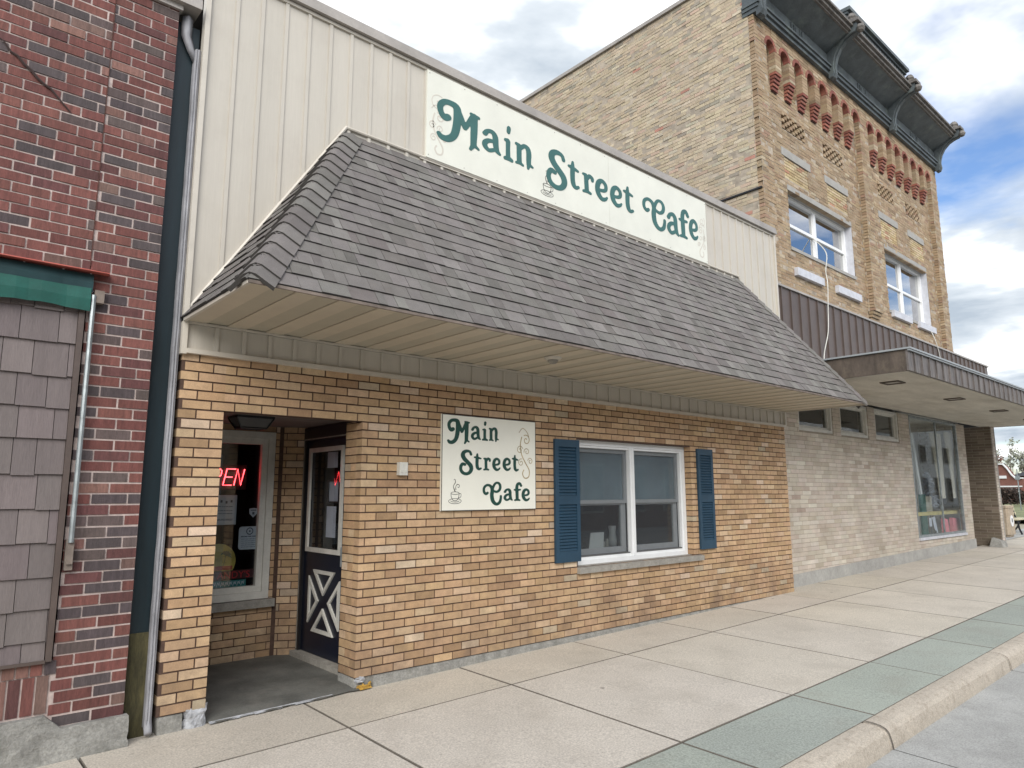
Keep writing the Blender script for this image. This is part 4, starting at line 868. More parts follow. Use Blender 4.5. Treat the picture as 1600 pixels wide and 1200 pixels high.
# corbel table: arched slots between ribs with red stepped corbels
mb, rd = MB(), MB(); rdl = []; rr = random.Random(77); REDC = [(3, (.23, .082, .055)), (2, (.19, .062, .045)), (1, (.27, .12, .085))]
for b in (0, 1):
    s0 = piers[b][1]; n = 8; wS = .32; pitch = (piers[b+1][0]-s0-wS)/(n-1)
    for k in range(n):
        a = s0+pitch*k; c = a+wS/2; zc_ = 9.86; R_ = wS/2
        # spandrel block with the round head cut out
        e0 = a-(pitch-wS)/2 if k else s0; e1 = a+wS+(pitch-wS)/2 if k < n-1 else piers[b+1][0]
        m_ = 10; arc = [(c+R_*math.cos(math.pi*(1-i/m_)), zc_+R_*math.sin(math.pi*(1-i/m_))) for i in range(m_+1)]
        rd = MB(); rdl.append(('arch_ring', rd))
        for i in range(m_):
            p, q = arc[i], arc[i+1]; mb.hexa([(p[0], YP, p[1]), (q[0], YP, q[1]), (q[0], YBAY, q[1]), (p[0], YBAY, p[1]), (p[0], YP, 10.06), (q[0], YP, 10.06), (q[0], YBAY, 10.06), (p[0], YBAY, 10.06)], pal(rr, OLDB[:3], .08))
            po = (c+(R_+.07)*math.cos(math.pi*(1-i/m_)), zc_+(R_+.07)*math.sin(math.pi*(1-i/m_))); qo = (c+(R_+.07)*math.cos(math.pi*(1-(i+1)/m_)), zc_+(R_+.07)*math.sin(math.pi*(1-(i+1)/m_)))
            rd.hexa([(p[0], YP-.006, p[1]-.002), (q[0], YP-.006, q[1]-.002), (q[0], YP+.11, q[1]-.002), (p[0], YP+.11, p[1]-.002), (po[0], YP-.006, po[1]), (qo[0], YP-.006, qo[1]), (qo[0], YP+.11, qo[1]), (po[0], YP+.11, po[1])], pal(rr, REDC, .2))
        # rib to the right of this slot
        if k < n-1:
            r0, r1 = a+wS, a+pitch; z = 9.46
            while z < 10.06-.01:
                z2 = min(z+.066, 10.06); mb.box(r0, r1, YP+rr.uniform(-.002, .002), YBAY, z+.004, z2-.004, pal(rr, OLDB, .12)); z += .066
            mb.box(r0+.004, r1-.004, YP+.006, YBAY, 9.46, 10.06, (.3, .25, .19, 1))
            rd = MB(); rdl.append(('red_corbel', rd))
            for s in range(5):
                rd.box(r0-.0, r1+.0, YP+.004+.022*s, YBAY, 9.46-.07*(s+1)+.02, 9.46-.07*s, pal(rr, REDC, .2))
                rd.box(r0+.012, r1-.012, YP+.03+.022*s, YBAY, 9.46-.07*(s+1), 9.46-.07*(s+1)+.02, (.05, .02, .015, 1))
        else: pass
    z = 10.06
    while z < 10.27:
        x = s0
        while x < piers[b+1][0]-.01: x2 = min(x+.215, piers[b+1][0]); mb.box(x+.004, x2-.004, YP+rr.uniform(-.003, .002), YBAY, z+.004, z+.064, pal(rr, OLDB, .15)); x = x2
        z += .068
    mb.box(s0, piers[b+1][0], YP+.008, YBAY, 10.06, 10.28, (.3, .25, .19, 1))
mb.build('corbel_table', M['old_brick'], tw); [q.build(nm, M['red_corbel'], tw) for nm, q in rdl]
# stone blocks, sills, upper windows
for b in (0, 1):
    sft = 4.57*b; w_ = winz[b]
    for x0_, x1_ in ((11.95, 13.12), (13.76, 14.87)):
        mb = MB(); mb.box(x0_+sft, x1_+sft, YBAY-.012, YBAY+.06, 7.925, 8.085); mb.build('lintel_block', M['lintel'], tw)
    for x0_, x1_ in (((12.16, 13.25), (13.88, 15.0)) if b == 0 else ((16.78, 17.9), (18.42, 19.55))):
        mb = MB(); mb.box(x0_, x1_, YBAY-.075, YBAY+.03, 5.585, 5.735); mb.build('stone_sill', M['paint_reveal'], tw)
    mb = MB(); yg = YBAY+.20
    mb.box(w_[1]-.006, w_[1]+.02, YBAY+.004, yg, w_[2], w_[3]); mb.build('painted_reveal', M['paint_reveal'], tw)
    mb = MB(); mb.box(w_[0], w_[1], YBAY-.004, yg+.05, w_[3]-.004, w_[3]+.10); mb.box(w_[0]-.02, w_[1]-.006, YBAY-.02, yg+.05, w_[2]-.05, w_[2]+.012); mb.box(w_[0]-.02, w_[0]+.004, YBAY+.005, yg, w_[2]+.012, w_[3]-.004); mb.build('window_surround', M['lintel'], tw)
    O = Vector((0, yg, 0)); mb = MB(); x0_, x1_, z0_, z1_ = w_[0]+.004, w_[1]-.006, w_[2]+.012, w_[3]-.004
    frame(mb, O, VX, VZ, -VY, x0_, x1_, z0_, z1_, .06, -.03, .05); xm = (x0_+x1_)/2; mb.obox(O, VX, VZ, -VY, xm-.05, xm+.05, z0_+.06, z1_-.06, -.02, .04); zm = (z0_+z1_)/2
    mb.obox(O, VX, VZ, -VY, x0_+.06, xm-.05, zm-.03, zm+.03, -.02, .03); mb.obox(O, VX, VZ, -VY, xm+.05, x1_-.06, zm-.03, zm+.03, -.02, .03)
    f = mb.build('upper_window', M['white'], tw)
    mb = MB(); mb.obox(O, VX, VZ, -VY, x0_+.05, x1_-.05, z0_+.05, z1_-.05, -.012, -.006); mb.build('pane', M['glass_sky'], f)
    mb = MB(); mb.box(x0_-.1, x1_+.1, yg+.5, yg+.55, z0_-.1, z1_+.1); mb.box(x0_-.1, x1_+.1, yg+.07, yg+.5, z1_+.0, z1_+.05); mb.build('room_wall', M['interior_grey'], f)
# cornice
cx0, cx1 = TX0-.06, TX1+.08
mb = MB()
mb.box(cx0+.04, cx1-.04, .02, .3, 10.285, 10.36); mb.box(cx0+.02, cx1-.02, -.02, .3, 10.362, 10.43); mb.box(cx0, cx1, -.05, .3, 10.432, 10.47)
mb.box(cx0+.05, cx1-.05, .03, .3, 10.472, 10.76)
mb.hexa([(cx0+.02, .05, 10.76), (cx1-.02, .05, 10.76), (cx1-.02, .3, 10.76), (cx0+.02, .3, 10.76), (cx0+.02, -.40, 10.99), (cx1-.02, -.40, 10.99), (cx1-.02, .3, 11.05), (cx0+.02, .3, 11.05)])
cor = mb.build('cornice', M['cornice'], tw)
mb = MB(); mb.box(cx0-.01, cx1+.01, -.44, .3, 10.992, 11.03); mb.box(cx0-.03, cx1+.03, -.49, .3, 11.032, 11.10); mb.box(cx0-.05, cx1+.05, -.54, .3, 11.102, 11.15); mb.build('cornice_lip', M['cornice_light'], cor)
BX = [11.02, 13.97, 17.22, 20.42]
mb = MB(); mb.box(BX[1], BX[2], -.38, .3, 11.152, 11.5); mb.box(BX[1]-.02, BX[2]+.02, -.42, .3, 11.502, 11.56); mb.box(BX[1]-.04, BX[2]+.04, -.48, .3, 11.562, 11.64); mb.box(BX[1]-.02, BX[2]+.02, -.40, .1, 11.3, 11.33)
for k in range(22): mb.box(BX[1]+.1+k*.143, BX[1]+.17+k*.143, -.41, -.3801, 11.36, 11.43)
mb.build('raised_parapet', M['cornice'], cor)
for bx in BX:
    mb = MB(); pf = [(.03, 10.20), (-.05, 10.22), (-.085, 10.30), (-.07, 10.42), (-.08, 10.52), (-.12, 10.66), (-.20, 10.80), (-.32, 10.91), (-.45, 10.97), (-.56, 10.985), (-.60, 11.05), (-.60, 11.17), (.03, 11.17)]
    mb.prism([(p[0], p[1]) for p in pf], Vector((bx-.10, 0, 0)), VY, VZ, VX, .20)
    mb.prism([(p[0]-.02, p[1]-.01) for p in pf], Vector((bx-.035, 0, 0)), VY, VZ, VX, .07)
    mb.build('bracket', M['cornice'], cor)
    mb = MB(); mb.box(bx-.15, bx+.15, -.66, -.30, 11.172, 11.24); mb.lathe((bx, -.48, 11.24), [(.11, 0), (.13, .03), (.08, .07), (.11, .11), (.09, .17), (.05, .21), (0, .22)], 6); mb.lathe((bx, -.63, 11.05), [(0, -.09), (.07, -.06), (.10, 0), (.07, .07), (0, .09)], 8); mb.build('finial', M['cornice_light'], cor)
for cxm in (12.5, 15.6, 18.8):
    mb = MB()
    for k in (-.22, -.11, .11, .22): mb.box(cxm+k-.012, cxm+k+.012, .008, .03, 10.52, 10.72)
    mb.box(cxm-.06, cxm+.06, .008, .03, 10.56, 10.68); mb.build('frieze_ornament', M['cornice'], cor)
mb = MB(); mb.box(TX0-.05, TX0+.3, .32, 13, 11.335, 11.40); mb.box(TX0-.03, TX0+.3, .32, 13, 11.402, 11.43); mb.build('side_coping', M['coping'], tw)
mb = MB(); mb.box(TX0-.035, TX0-.001, .12, 1.25, 6.90, 6.93); mb.build('side_flashing', M['black'], tw)
mb = MB(); mb.box(TX0+.12, TX1-.05, .45, .5, 7.6, 11.2); mb.box(TX0+.12, TX1-.1, 12.9, 13, -.2, 11.2); mb.box(TX1-.1, TX1-.03, .35, 13, 3.4, 11.2); mb.box(TX0+.12, TX1-.1, .5, 12.9, 10.9, 11.0); mb.box(TX0+.0, TX0+.1, .3, 13, -.2, 5.6); mb.build('shell', M['old_brick'], tw)
# brown metal band above the canopy
mb = MB(); mb.box(10.97, 23.36, .085, .25, 3.60, 5.16); x = 11.27
while x < 23.3: mb.box(x-.009, x+.009, .060, .0848, 3.61, 5.155); x += .345
mb.build('metal_band', M['brown_metal'], tw)
mb = MB(); mb.box(10.965, 23.39, .05, .27, 5.162, 5.20); mb.build('band_coping', M['coping'], tw)
# canopy
mb = MB(); mb.box(10.90, 22.36, -1.93, .08, 3.352, 3.36); cn = mb.build('canopy', M['canopy'], tw)
mb = MB(); mb.box(10.87, 10.898, -1.95, .06, 3.345, 3.66); mb.build('side_fascia', M['brown_side'], cn)
mb = MB(); mb.box(10.87, 22.4, -1.98, -1.952, 3.352, 3.66); mb.box(22.37, 22.4, -1.95, .06, 3.345, 3.66); x = 11.1
while x < 22.3: mb.box(x-.012, x+.012, -2.0, -1.981, 3.35, 3.655); x += .31
mb.build('front_fascia', mat('weathered_brown_fascia', (.125, .110, .102), .5, n1=(4, .6), n2=(15, .75), metal=.2, stretch=(4, 1, .6)), cn)
mb = MB(); mb.box(10.84, 22.43, -2.03, .06, 3.665, 3.69); mb.box(10.85, 22.42, -2.015, -1.985, 3.64, 3.664); mb.build('drip_edge', M['screen_frame'], cn)
for lx in (11.9, 14.92, 17.84, 20.6):
    mb = MB(); frame(mb, Vector((0, 0, 3.351)), VX, VY, -VZ, lx-.16, lx+.16, -1.52, -1.24, .03, .0, .018); lf = mb.build('recessed_light', M['brown_side'], cn)
    mb = MB(); mb.box(lx-.13, lx+.13, -1.49, -1.27, 3.346, 3.3505); mb.build('lens', M['stone'], lf)
# grey brick shopfront
YL = .20; mb, mo = MB(), MB(); hs = [(11.86, 13.23, 2.69, 4), (13.56, 14.87, 2.69, 4), (15.23, 16.50, 2.69, 4), (17.14, 20.40, .60, 4)]
brick_panel(mb, mo, (0, YL, 0), VX, -VY, 10.94, 21.06, .16, 3.35, GREYB, L=.31, H=.0735, m=.008, rec=.003, var=.07, seed=80, holes=hs, wob=.1, jit=.001)
for hx in (13.23, 14.87, 16.50): brick_panel(mb, mo, (hx, 0, 0), VY, -VX, YL+.1, YL+.2, 2.69, 3.35, GREYB, L=.31, H=.0735, seed=81)
brick_panel(mb, mo, (21.06, 0, 0), VY, VX, YL+.1, 1.6, .16, 3.35, GREYB, L=.31, H=.0735, seed=82)
gw = mb.build('shopfront_brick_wall', M['grey_brick'], tw); mo.build('mortar', M['mortar_grey'], gw)
mb = MB(); x = 10.95
for x2 in (12.3, 14.5, 16.9, 19.2, 21.1): mb.hexa([(x, YL-.018, G(x, 0)-.1), (x2-.004, YL-.018, G(x2, 0)-.1), (x2-.004, YL+.1, G(x2, 0)-.1), (x, YL+.1, G(x, 0)-.1), (x, YL-.015, .255+.0165*(x-11.3)), (x2-.004, YL-.015, .255+.0165*(x2-11.3)), (x2-.004, YL+.1, .255+.0165*(x2-11.3)), (x, YL+.1, .255+.0165*(x-11.3))]); x = x2
mb.build('concrete_base', mat('painted_base', (.34, .335, .315), .85, n1=(3, .85), n2=(30, .85), bump=.5), tw)
for a, b, za, zb in hs[:3]:
    O = Vector((0, YL+.06, 0)); mb = MB(); frame(mb, O, VX, VZ, -VY, a+.002, b-.002, za+.002, 3.34, .055, 0, .045); frame(mb, O, VX, VZ, -VY, a+.057, b-.057, za+.057, 3.285, .05, -.05, .0)
    f = mb.build('transom_window', M['offwhite'], tw)
    mb = MB(); mb.obox(O, VX, VZ, -VY, a+.1, b-.1, za+.1, 3.24, -.035, -.03); mb.build('pane', M['glass_dark'], f)
mb = MB(); mb.box(11.2, 16.9, .85, .9, 2.4, 3.5); mb.box(11.2, 16.9, .32, .85, 2.4, 2.45); mb.build('back_room_wall', M['interior'], tw)
a, b, za, zb = hs[3]; O = Vector((0, YL+.03, 0)); mb = MB(); frame(mb, O, VX, VZ, -VY, a+.002, b-.002, za+.002, 3.34, .05, -.02, .035)
mb.obox(O, VX, VZ, -VY, (a+b)/2+.12, (a+b)/2+.155, za+.05, 3.29, -.01, .02); dw = mb.build('display_window', M['galv'], tw)
mb = MB(); mb.obox(O, VX, VZ, -VY, a+.04, b-.04, za+.04, 3.30, -.004, .001); mb.build('pane', M['glass_dark'], dw)
mb = MB(); mb.box(a-.0, b+.0, YL-.035, YL+.02, za-.06, za); mb.build('display_window_sill', M['paint_reveal'], tw)
dispm = mat('display_room', (.66, .65, .62), .9, n1=(1.5, .8))
mb = MB(); mb.box(16.6, 21.9, 1.3, 1.35, .3, 3.5); mb.box(16.6, 16.65, .32, 1.3, .3, 3.5); mb.box(21.0, 21.04, .32, 1.3, .3, 3.5); mb.box(16.65, 21.0, .32, 1.3, 3.4, 3.45); mb.box(16.65, 21.0, .32, 1.3, .38, .42); mb.build('display_room_wall', dispm, tw)
# wing wall beyond the shop door
mb, mo = MB(), MB(); brick_panel(mb, mo, (22.0, 0, 0), -VY, -VX, -1.6, .15, .18, 3.35, [(3, (.17, .135, .10)), (2, (.14, .11, .08)), (1, (.21, .17, .13))], L=.31, H=.0735, seed=83, rec=.004)
brick_panel(mb, mo, (0, -.15, 0), VX, -VY, 22.1, 22.32, .18, 3.35, GREYB, L=.31, H=.0735, seed=84)
mb.build('wing_wall', M['grey_brick'], tw); mo.build('wing_mortar', M['mortar_grey'], tw)
mb = MB(); mb.box(22.32, 22.36, -.16, 1.6, .1, 3.34); mb.build('wing_cap', M['lintel'], tw)
mb = MB(); mb.box(21.1, 22.0, 1.6, 1.65, .1, 3.35); mb.box(22.4, 23.3, .25, 12, .1, 3.6); mb.build('entry_wall', M['interior_grey'], tw)
mb = MB(); mb.box(21.28, 21.98, 1.54, 1.598, .24, 2.4); dr = mb.build('shop_door', M['screen_frame'], tw); mb = MB(); mb.box(21.4, 21.86, 1.535, 1.539, .6, 2.25); mb.build('pane', M['interior'], dr)
mb = MB(); mb.hexa([(21.6, -.28, .17), (22.0, -.28, .17), (22.0, .05, .17), (21.6, .05, .17), (21.68, -.2, .35), (22.0, -.25, .33), (22.0, .02, .42), (21.72, .0, .42)]); tag(mb.build('stone_block', M['concrete']), 'rough grey stone block on the sidewalk against the dark wing wall', 'stone block')
# cables hanging down the front
def cable(name, pts, r, m, label):
    mb = MB(); mb.tube([tuple(p) for p in pts], r, 6); return tag(mb.build(name, m, smooth=True), label, 'cable', 'white cables on the brick front')
def smoothpts(P, n=6):
    Q = [P[0]]+P+[P[-1]]; o = []
    for i in range(1, len(Q)-2):
        for k in range(n):
            t = k/n; o.append(tuple(.5*((2*Q[i][d])+(-Q[i-1][d]+Q[i+1][d])*t+(2*Q[i-1][d]-5*Q[i][d]+4*Q[i+1][d]-Q[i+2][d])*t*t+(-Q[i-1][d]+3*Q[i][d]-3*Q[i+1][d]+Q[i+2][d])*t**3) for d in range(3)))
    return o+[P[-1]]
cable('cable', smoothpts([(13.42, .41, 6.68), (13.40, .16, 6.3), (13.30, .15, 5.9), (13.18, .08, 5.60), (13.05, .05, 5.1), (12.95, .04, 4.6), (12.68, .03, 4.1), (12.63, .0, 3.72)]), .009, M['offwhite'], 'long slack white cable hanging from the left upper window onto the canopy')
cable('cable', smoothpts([(19.1, .15, 5.58), (19.06, .06, 5.3), (19.2, .04, 4.9), (19.22, .03, 4.3), (19.2, 0, 3.72)]), .009, M['offwhite'], 'short white cable dropping from the right upper window sill to the canopy')
mb = MB(); mb.lathe((13.15, -1.78, 3.69), [(.17, 0), (.19, .015), (.15, .04), (0, .06)], 16); tag(mb.build('flat_dish', M['white'], smooth=True), 'small flat white dish lying on the front edge of the canopy', 'dish')
# ================================================================== THINGS IN THE SHOP WINDOW
def drape(x0, x1, y, z0, z1, xs0, xs1, name, label):
    mb = MB(); n = 60; m_ = 10
    for i in range(n):
        for j in range(m_):
            def p(i, j):
                t = i/n; s = j/m_; a = x0+(x1-x0)*t; b = xs0+(xs1-xs0)*t; q = s**1.6; return (a*(q)+b*(1-q), y+.035*math.sin(t*math.pi*2*7)*(.5+.5*s), z0+(z1-z0)*s)
            mb.face([p(i, j), p(i+1, j), p(i+1, j+1), p(i, j+1)])
    return tag(mb.build(name, M['curtain'], smooth=True), label, 'curtain', 'drapes in the shop window')
drape(18.95, 19.62, .36, 1.45, 3.05, 19.25, 19.62, 'curtain', 'taupe drape gathered nearest the middle bar of the shop window')
drape(20.0, 20.7, .36, 1.45, 3.12, 20.25, 20.7, 'curtain', 'wider taupe drape at the far end of the shop window')
mb = MB(); mb.box(17.5, 20.95, .36, .56, 1.10, 1.14); mb.box(17.5, 20.95, .36, .37, 1.06, 1.10); tag(mb.build('display_shelf', mat('yellow_shelf', (.50, .42, .16), .6, n1=(5, .8))), 'long pale yellow shelf crossing low behind the shop window', 'shelf')
mb = MB(); mb.box(18.0, 18.32, .38, .43, .46, 1.55); mb.box(17.95, 18.37, .33, .5, .42, .47); mb.box(18.03, 18.29, .376, .38, .6, 1.4, ); tag(mb.build('display_stand', mat('dark_green_stand', (.012, .085, .06), .5, n1=(5, .7))), 'dark green upright display stand at the near end of the shop window', 'display stand')
mb = MB()
for a, b in ((19.6, 19.88), (20.2, 20.75)): mb.hexa([(a, .40, .46), (b, .40, .46), (b, .5, .46), (a, .5, .46), (a+.02, .42, .96), (b-.02, .42, .93), (b-.02, .5, .93), (a+.02, .5, .96)])
mb.box(19.88, 20.2, .40, .48, .46, .60); tag(mb.build('pink_display', M['pink']), 'bright pink cloth display below the shelf in the shop window', 'display')
mb = MB(); mb.hexa([(18.75, .38, .72), (18.95, .38, .62), (18.98, .385, .64), (18.78, .385, .74), (18.62, .38, 1.0), (18.82, .38, 1.03), (18.84, .385, 1.03), (18.64, .385, 1.0)]); mb.box(18.4, 18.56, .37, .375, .8, 1.0); tag(mb.build('paper_card', M['paper']), 'white card leaning low behind the shop window glass', 'card')
rt = random.Random(5); mb = MB()
for k in range(420):
    t = rt.random(); z = 1.16+t*.95; R_ = (1-t)**.8*.33+.03; an = rt.uniform(0, 6.28); rr_ = R_*rt.uniform(.5, 1); x = 20.0+rr_*math.cos(an); y = .85+rr_*math.sin(an)*.9; s = .05; d = Vector((rt.uniform(-1, 1), rt.uniform(-1, 1), rt.uniform(-.6, .6)))*s; e = Vector((rt.uniform(-1, 1), rt.uniform(-1, 1), rt.uniform(-1, 1)))*s*.6; p = Vector((x, y, z)); mb.face([p-d, p-e, p+d, p+e])
tt = top('tree_shape', 'pale silvery tinsel cluster in a tree shape on the shelf in the shop window', 'tinsel tree', (20.0, .85, 1.14)); mb.build('fleck', M['paper'], tt); mb = MB(); mb.tube([(20, .85, .42), (20, .85, 2.0)], .02, 6); mb.build('stem', M['galv'], tt)  # pale flecks strewn in a tree shape around a thin stem
mb = MB(); mb.hexa([(18.50, .5, 1.15), (18.6, .5, 1.15), (18.6, .54, 1.15), (18.5, .54, 1.15), (18.12, .5, 3.0), (18.24, .5, 3.0), (18.24, .54, 3.0), (18.12, .54, 3.0)]); tag(mb.build('leaning_board', M['far_white']), 'narrow white board leaning at the near end of the shop window', 'board')
mb = MB(); mb.box(18.75, 19.25, .55, .85, 1.14, 1.5); mb.box(18.8, 19.2, .545, .5499, 1.2, 1.44); tag(mb.build('display_box', mat('cream_box', (.45, .42, .36), .7, n1=(6, .85))), 'cream box sitting on the yellow shelf under the nearer drape', 'box')
# ================================================================== NEON AND NOTICES IN THE CAFE FRONT WINDOW
neon = top('neon_sign', 'red neon sign reading OPEN inside the entrance window', 'neon sign', (2.5, 1.82, 1.77))
YN = 1.82; zb_, zt_ = 1.686, 1.853; sk = .028; KN = 1.0124
def NP(x, z): return ((x+sk*(z-zb_)/(zt_-zb_)*1.2)*KN, YN, z)
zm = (zb_+zt_)/2
oo = [NP(2.30+.055*math.cos(t*math.pi/8), zm+.083*math.sin(t*math.pi/8)) for t in range(17)]
for nm, strokes in (('letter_O', [oo]), ('letter_P', [[NP(2.395, zb_), NP(2.395, zt_), NP(2.45, zt_), NP(2.475, zt_-.02), NP(2.475, zm+.015), NP(2.45, zm-.005), NP(2.395, zm-.005)]]),
                    ('letter_E', [[NP(2.61, zt_), NP(2.52, zt_), NP(2.52, zb_), NP(2.605, zb_)], [NP(2.52, zm), NP(2.595, zm)]]), ('letter_N', [[NP(2.63, zb_), NP(2.63, zt_), NP(2.70, zb_), NP(2.70, zt_)]])):
    mb = MB()
    for s in strokes: mb.tube(s, .0052, 6)
    mb.build('neon_letter', M['neon'], neon)
mb = MB(); mb.box(2.2, 2.80, YN+.02, YN+.03, 1.64, 1.90); mb.build('backing', M['black'], neon)
YW = 1.6785
def lines(mb, x0, x1, zs, y, t=.0035, seed=1, gapf=.0):
    r = random.Random(seed)
    for z in zs:
        x = x0
        while x < x1:
            w_ = r.uniform(.012, .04); mb.box(x, min(x+w_, x1), y-.0008, y-.0002, z-t/2, z+t/2); x += w_+.006
pt = top('menu_notice', 'white paper notice taped inside the entrance window under the neon', 'notice', (2.53, YW, 1.3))
mb = MB(); mb.box(2.40, 2.655, YW, YW+.002, 1.29, 1.585); mb.build('sheet', M['paper'], pt)
mb = MB(); lines(mb, 2.43, 2.62, [1.47, 1.43, 1.40, 1.345, 1.335], YW, .006, 4)
for k in range(4): mb.box(2.44+.05*k, 2.46+.05*k, YW-.0008, YW-.0002, 1.50+.01*(k % 2), 1.525+.01*(k % 2))
mb.build('print', M['paper_ink'], pt)
pt = top('round_cornered_notice', 'white round cornered notice with a round emblem at the lower right of the entrance window', 'notice', (2.80, YW, 1.04))
x0_, x1_, z0_, z1_ = 2.692, 2.915, 1.035, 1.265; c = .03; poly = []
for (qx, qz, a0) in ((x1_-c, z1_-c, 0), (x0_+c, z1_-c, 90), (x0_+c, z0_+c, 180), (x1_-c, z0_+c, 270)):
    for k in range(5): t = math.radians(a0+k*22.5); poly.append((qx+c*math.cos(t), qz+c*math.sin(t)))
mb = MB(); mb.prism(poly, Vector((0, YW+.002, 0)), VX, VZ, -VY, .002); mb.build('sheet', M['paper'], pt)
mb = MB(); ribbon(mb, [(2.803+.032*math.cos(t*math.pi/8), 1.218+.032*math.sin(t*math.pi/8)) for t in range(17)], Vector((0, YW, 0)), .005, 0, .0008); mb.box(2.795, 2.811, YW-.0008, YW-.0002, 1.21, 1.226); lines(mb, 2.715, 2.895, [1.165], YW, .010, 5); lines(mb, 2.72, 2.89, [1.14, 1.12, 1.10, 1.08, 1.06], YW, .004, 6); mb.build('print', M['paper_ink'], pt)
pt = top('shield_sticker', 'small white shield shaped sticker on the entrance window glass', 'sticker', (2.83, YW, 1.36))
mb = MB(); mb.prism([(2.785, 1.445), (2.83, 1.452), (2.875, 1.445), (2.868, 1.395), (2.83, 1.355), (2.79, 1.395)], Vector((0, YW+.002, 0)), VX, VZ, -VY, .002); mb.build('sticker', M['paper'], pt)
mb = MB(); mb.box(2.80, 2.86, YW-.0008, YW-.0002, 1.425, 1.435); mb.box(2.818, 2.842, YW-.0008, YW-.0002, 1.385, 1.412); mb.build('print', M['paper_ink'], pt)
pt = top('sun_decal', 'round yellow decal with dark palm leaves low in the entrance window', 'decal', (2.5, YW, .76))
ylw = mat('yellow_decal', (.42, .33, .07), .6, n1=(8, .8)); mb = MB(); mb.prism([(2.50+.175*math.cos(t*math.pi/16), .93+.175*math.sin(t*math.pi/16)) for t in range(32)], Vector((0, YW+.002, 0)), VX, VZ, -VY, .002); mb.build('disc', ylw, pt)
mb = MB()
for an in (20, 50, 85, 120, 150, -10): ribbon(mb, [(2.575, .985, .003), (2.575+.03*math.cos(math.radians(an)), .985+.035*math.sin(math.radians(an))+.006, .010), (2.575+.06*math.cos(math.radians(an)), .975+.045*math.sin(math.radians(an))-.005, .002)], Vector((0, YW, 0)), .004, 0, .0008)
ribbon(mb, [(2.572, .99), (2.566, .93), (2.55, .88)], Vector((0, YW, 0)), .003, 0, .0009); mb.build('palm', mat('decal_green', (.02, .10, .06), .6), pt)
mb = MB(); mb.box(2.36, 2.645, YW-.0016, YW-.0009, .845, .885); mb.build('red_band', mat('decal_red', (.40, .05, .03), .6), pt)
pt = top('name_banner', 'dark strip lettered in red above a teal strip along the bottom of the entrance window', 'banner', (2.65, YW, .68))
mb = MB(); mb.box(2.36, 2.875, YW-.003, YW-.0018, .752, .838); mb.build('dark_strip', mat('banner_dark', (.05, .006, .008), .6), pt)
text_mesh('red_lettering', "ANDY'S", .095, mat('banner_red', (.50, .02, .03), .5), pt, (2.50, YW-.0035, .760), VX, VZ, .0006)
mb = MB(); mb.box(2.36, 2.79, YW-.003, YW-.0018, .675, .740); mb.build('teal_strip', mat('banner_teal', (.02, .17, .18), .6), pt)
ink = MB()
for k in range(9): x = 2.42+k*.04; ribbon(ink, [(x, .685), (x+.012, .725), (x+.024, .70), (x+.03, .73)], Vector((0, YW-.003, 0)), .003, 0, .0008)
ink.build('script_strokes', M['paper'], pt)
mb = MB()
for k, z in enumerate((.70, .745, .79, .835)): mb.box(2.885, 2.922, YW, YW+.002, z, z+(.036 if k != 2 else .02))
tag(mb.build('card_sticker_strip', M['paper']), 'column of small white payment stickers in the bottom right corner of the entrance window', 'stickers')
# behind the door glass
pt = top('framed_picture', 'small framed picture hanging between two papers behind the door glass', 'picture', (3.45, 1.0, 1.5))
mb = MB(); frame(mb, Vector((3.38, 0, 0)), VY, VZ, -VX, .86, 1.12, 1.50, 1.74, .02, 0, .015); mb.build('picture_frame', M['black'], pt); mb = MB(); mb.box(3.382, 3.386, .88, 1.10, 1.52, 1.72); mb.build('print', M['paper'], pt)
mb = MB(); mb.box(3.36, 3.362, .90, 1.10, 1.16, 1.47); tag(mb.build('door_notice', M['paper']), 'pale sheet of paper hanging below the picture behind the door glass', 'notice')
mb = MB(); mb.box(3.36, 3.362, .90, 1.12, 1.86, 2.02); tag(mb.build('door_notice', M['paper']), 'pale sheet of paper at the top of the door glass above the picture', 'notice')
# on the dining-room window ledge
mb = MB(); mb.hexa([(6.34, .21, .875), (6.60, .21, .875), (6.60, .22, .875), (6.34, .22, .875), (6.42, .24, 1.12), (6.66, .24, 1.12), (6.66, .25, 1.12), (6.42, .25, 1.12)]); tag(mb.build('menu_card', mat('menu_paper', (.5, .5, .5), .8)), 'white menu card leaning inside the left sash of the blue shuttered window', 'menu card')
mb = MB(); mb.lathe((6.85, .27, .94), [(0, 0), (.05, 0), (.055, .08), (.04, .16), (.05, .24), (.045, .25)], 14); tag(mb.build('vase', mat('vase_glaze', (.25, .25, .25), .4), smooth=True), 'slim white vase on the ledge right of the menu card', 'vase')
mb = MB(); mb.box(5.8, 8.35, .13, .6, .80, .87); mb.build('window_ledge', M['interior_grey'], cafe)
mb = MB()
for k in range(3): mb.box(6.68+k*.1, 6.75+k*.1, .3, .32, .87, 1.0+.03*k)
tag(mb.build('table_cards', M['stone']), 'dim cards standing beside the white vase inside the left sash', 'cards')
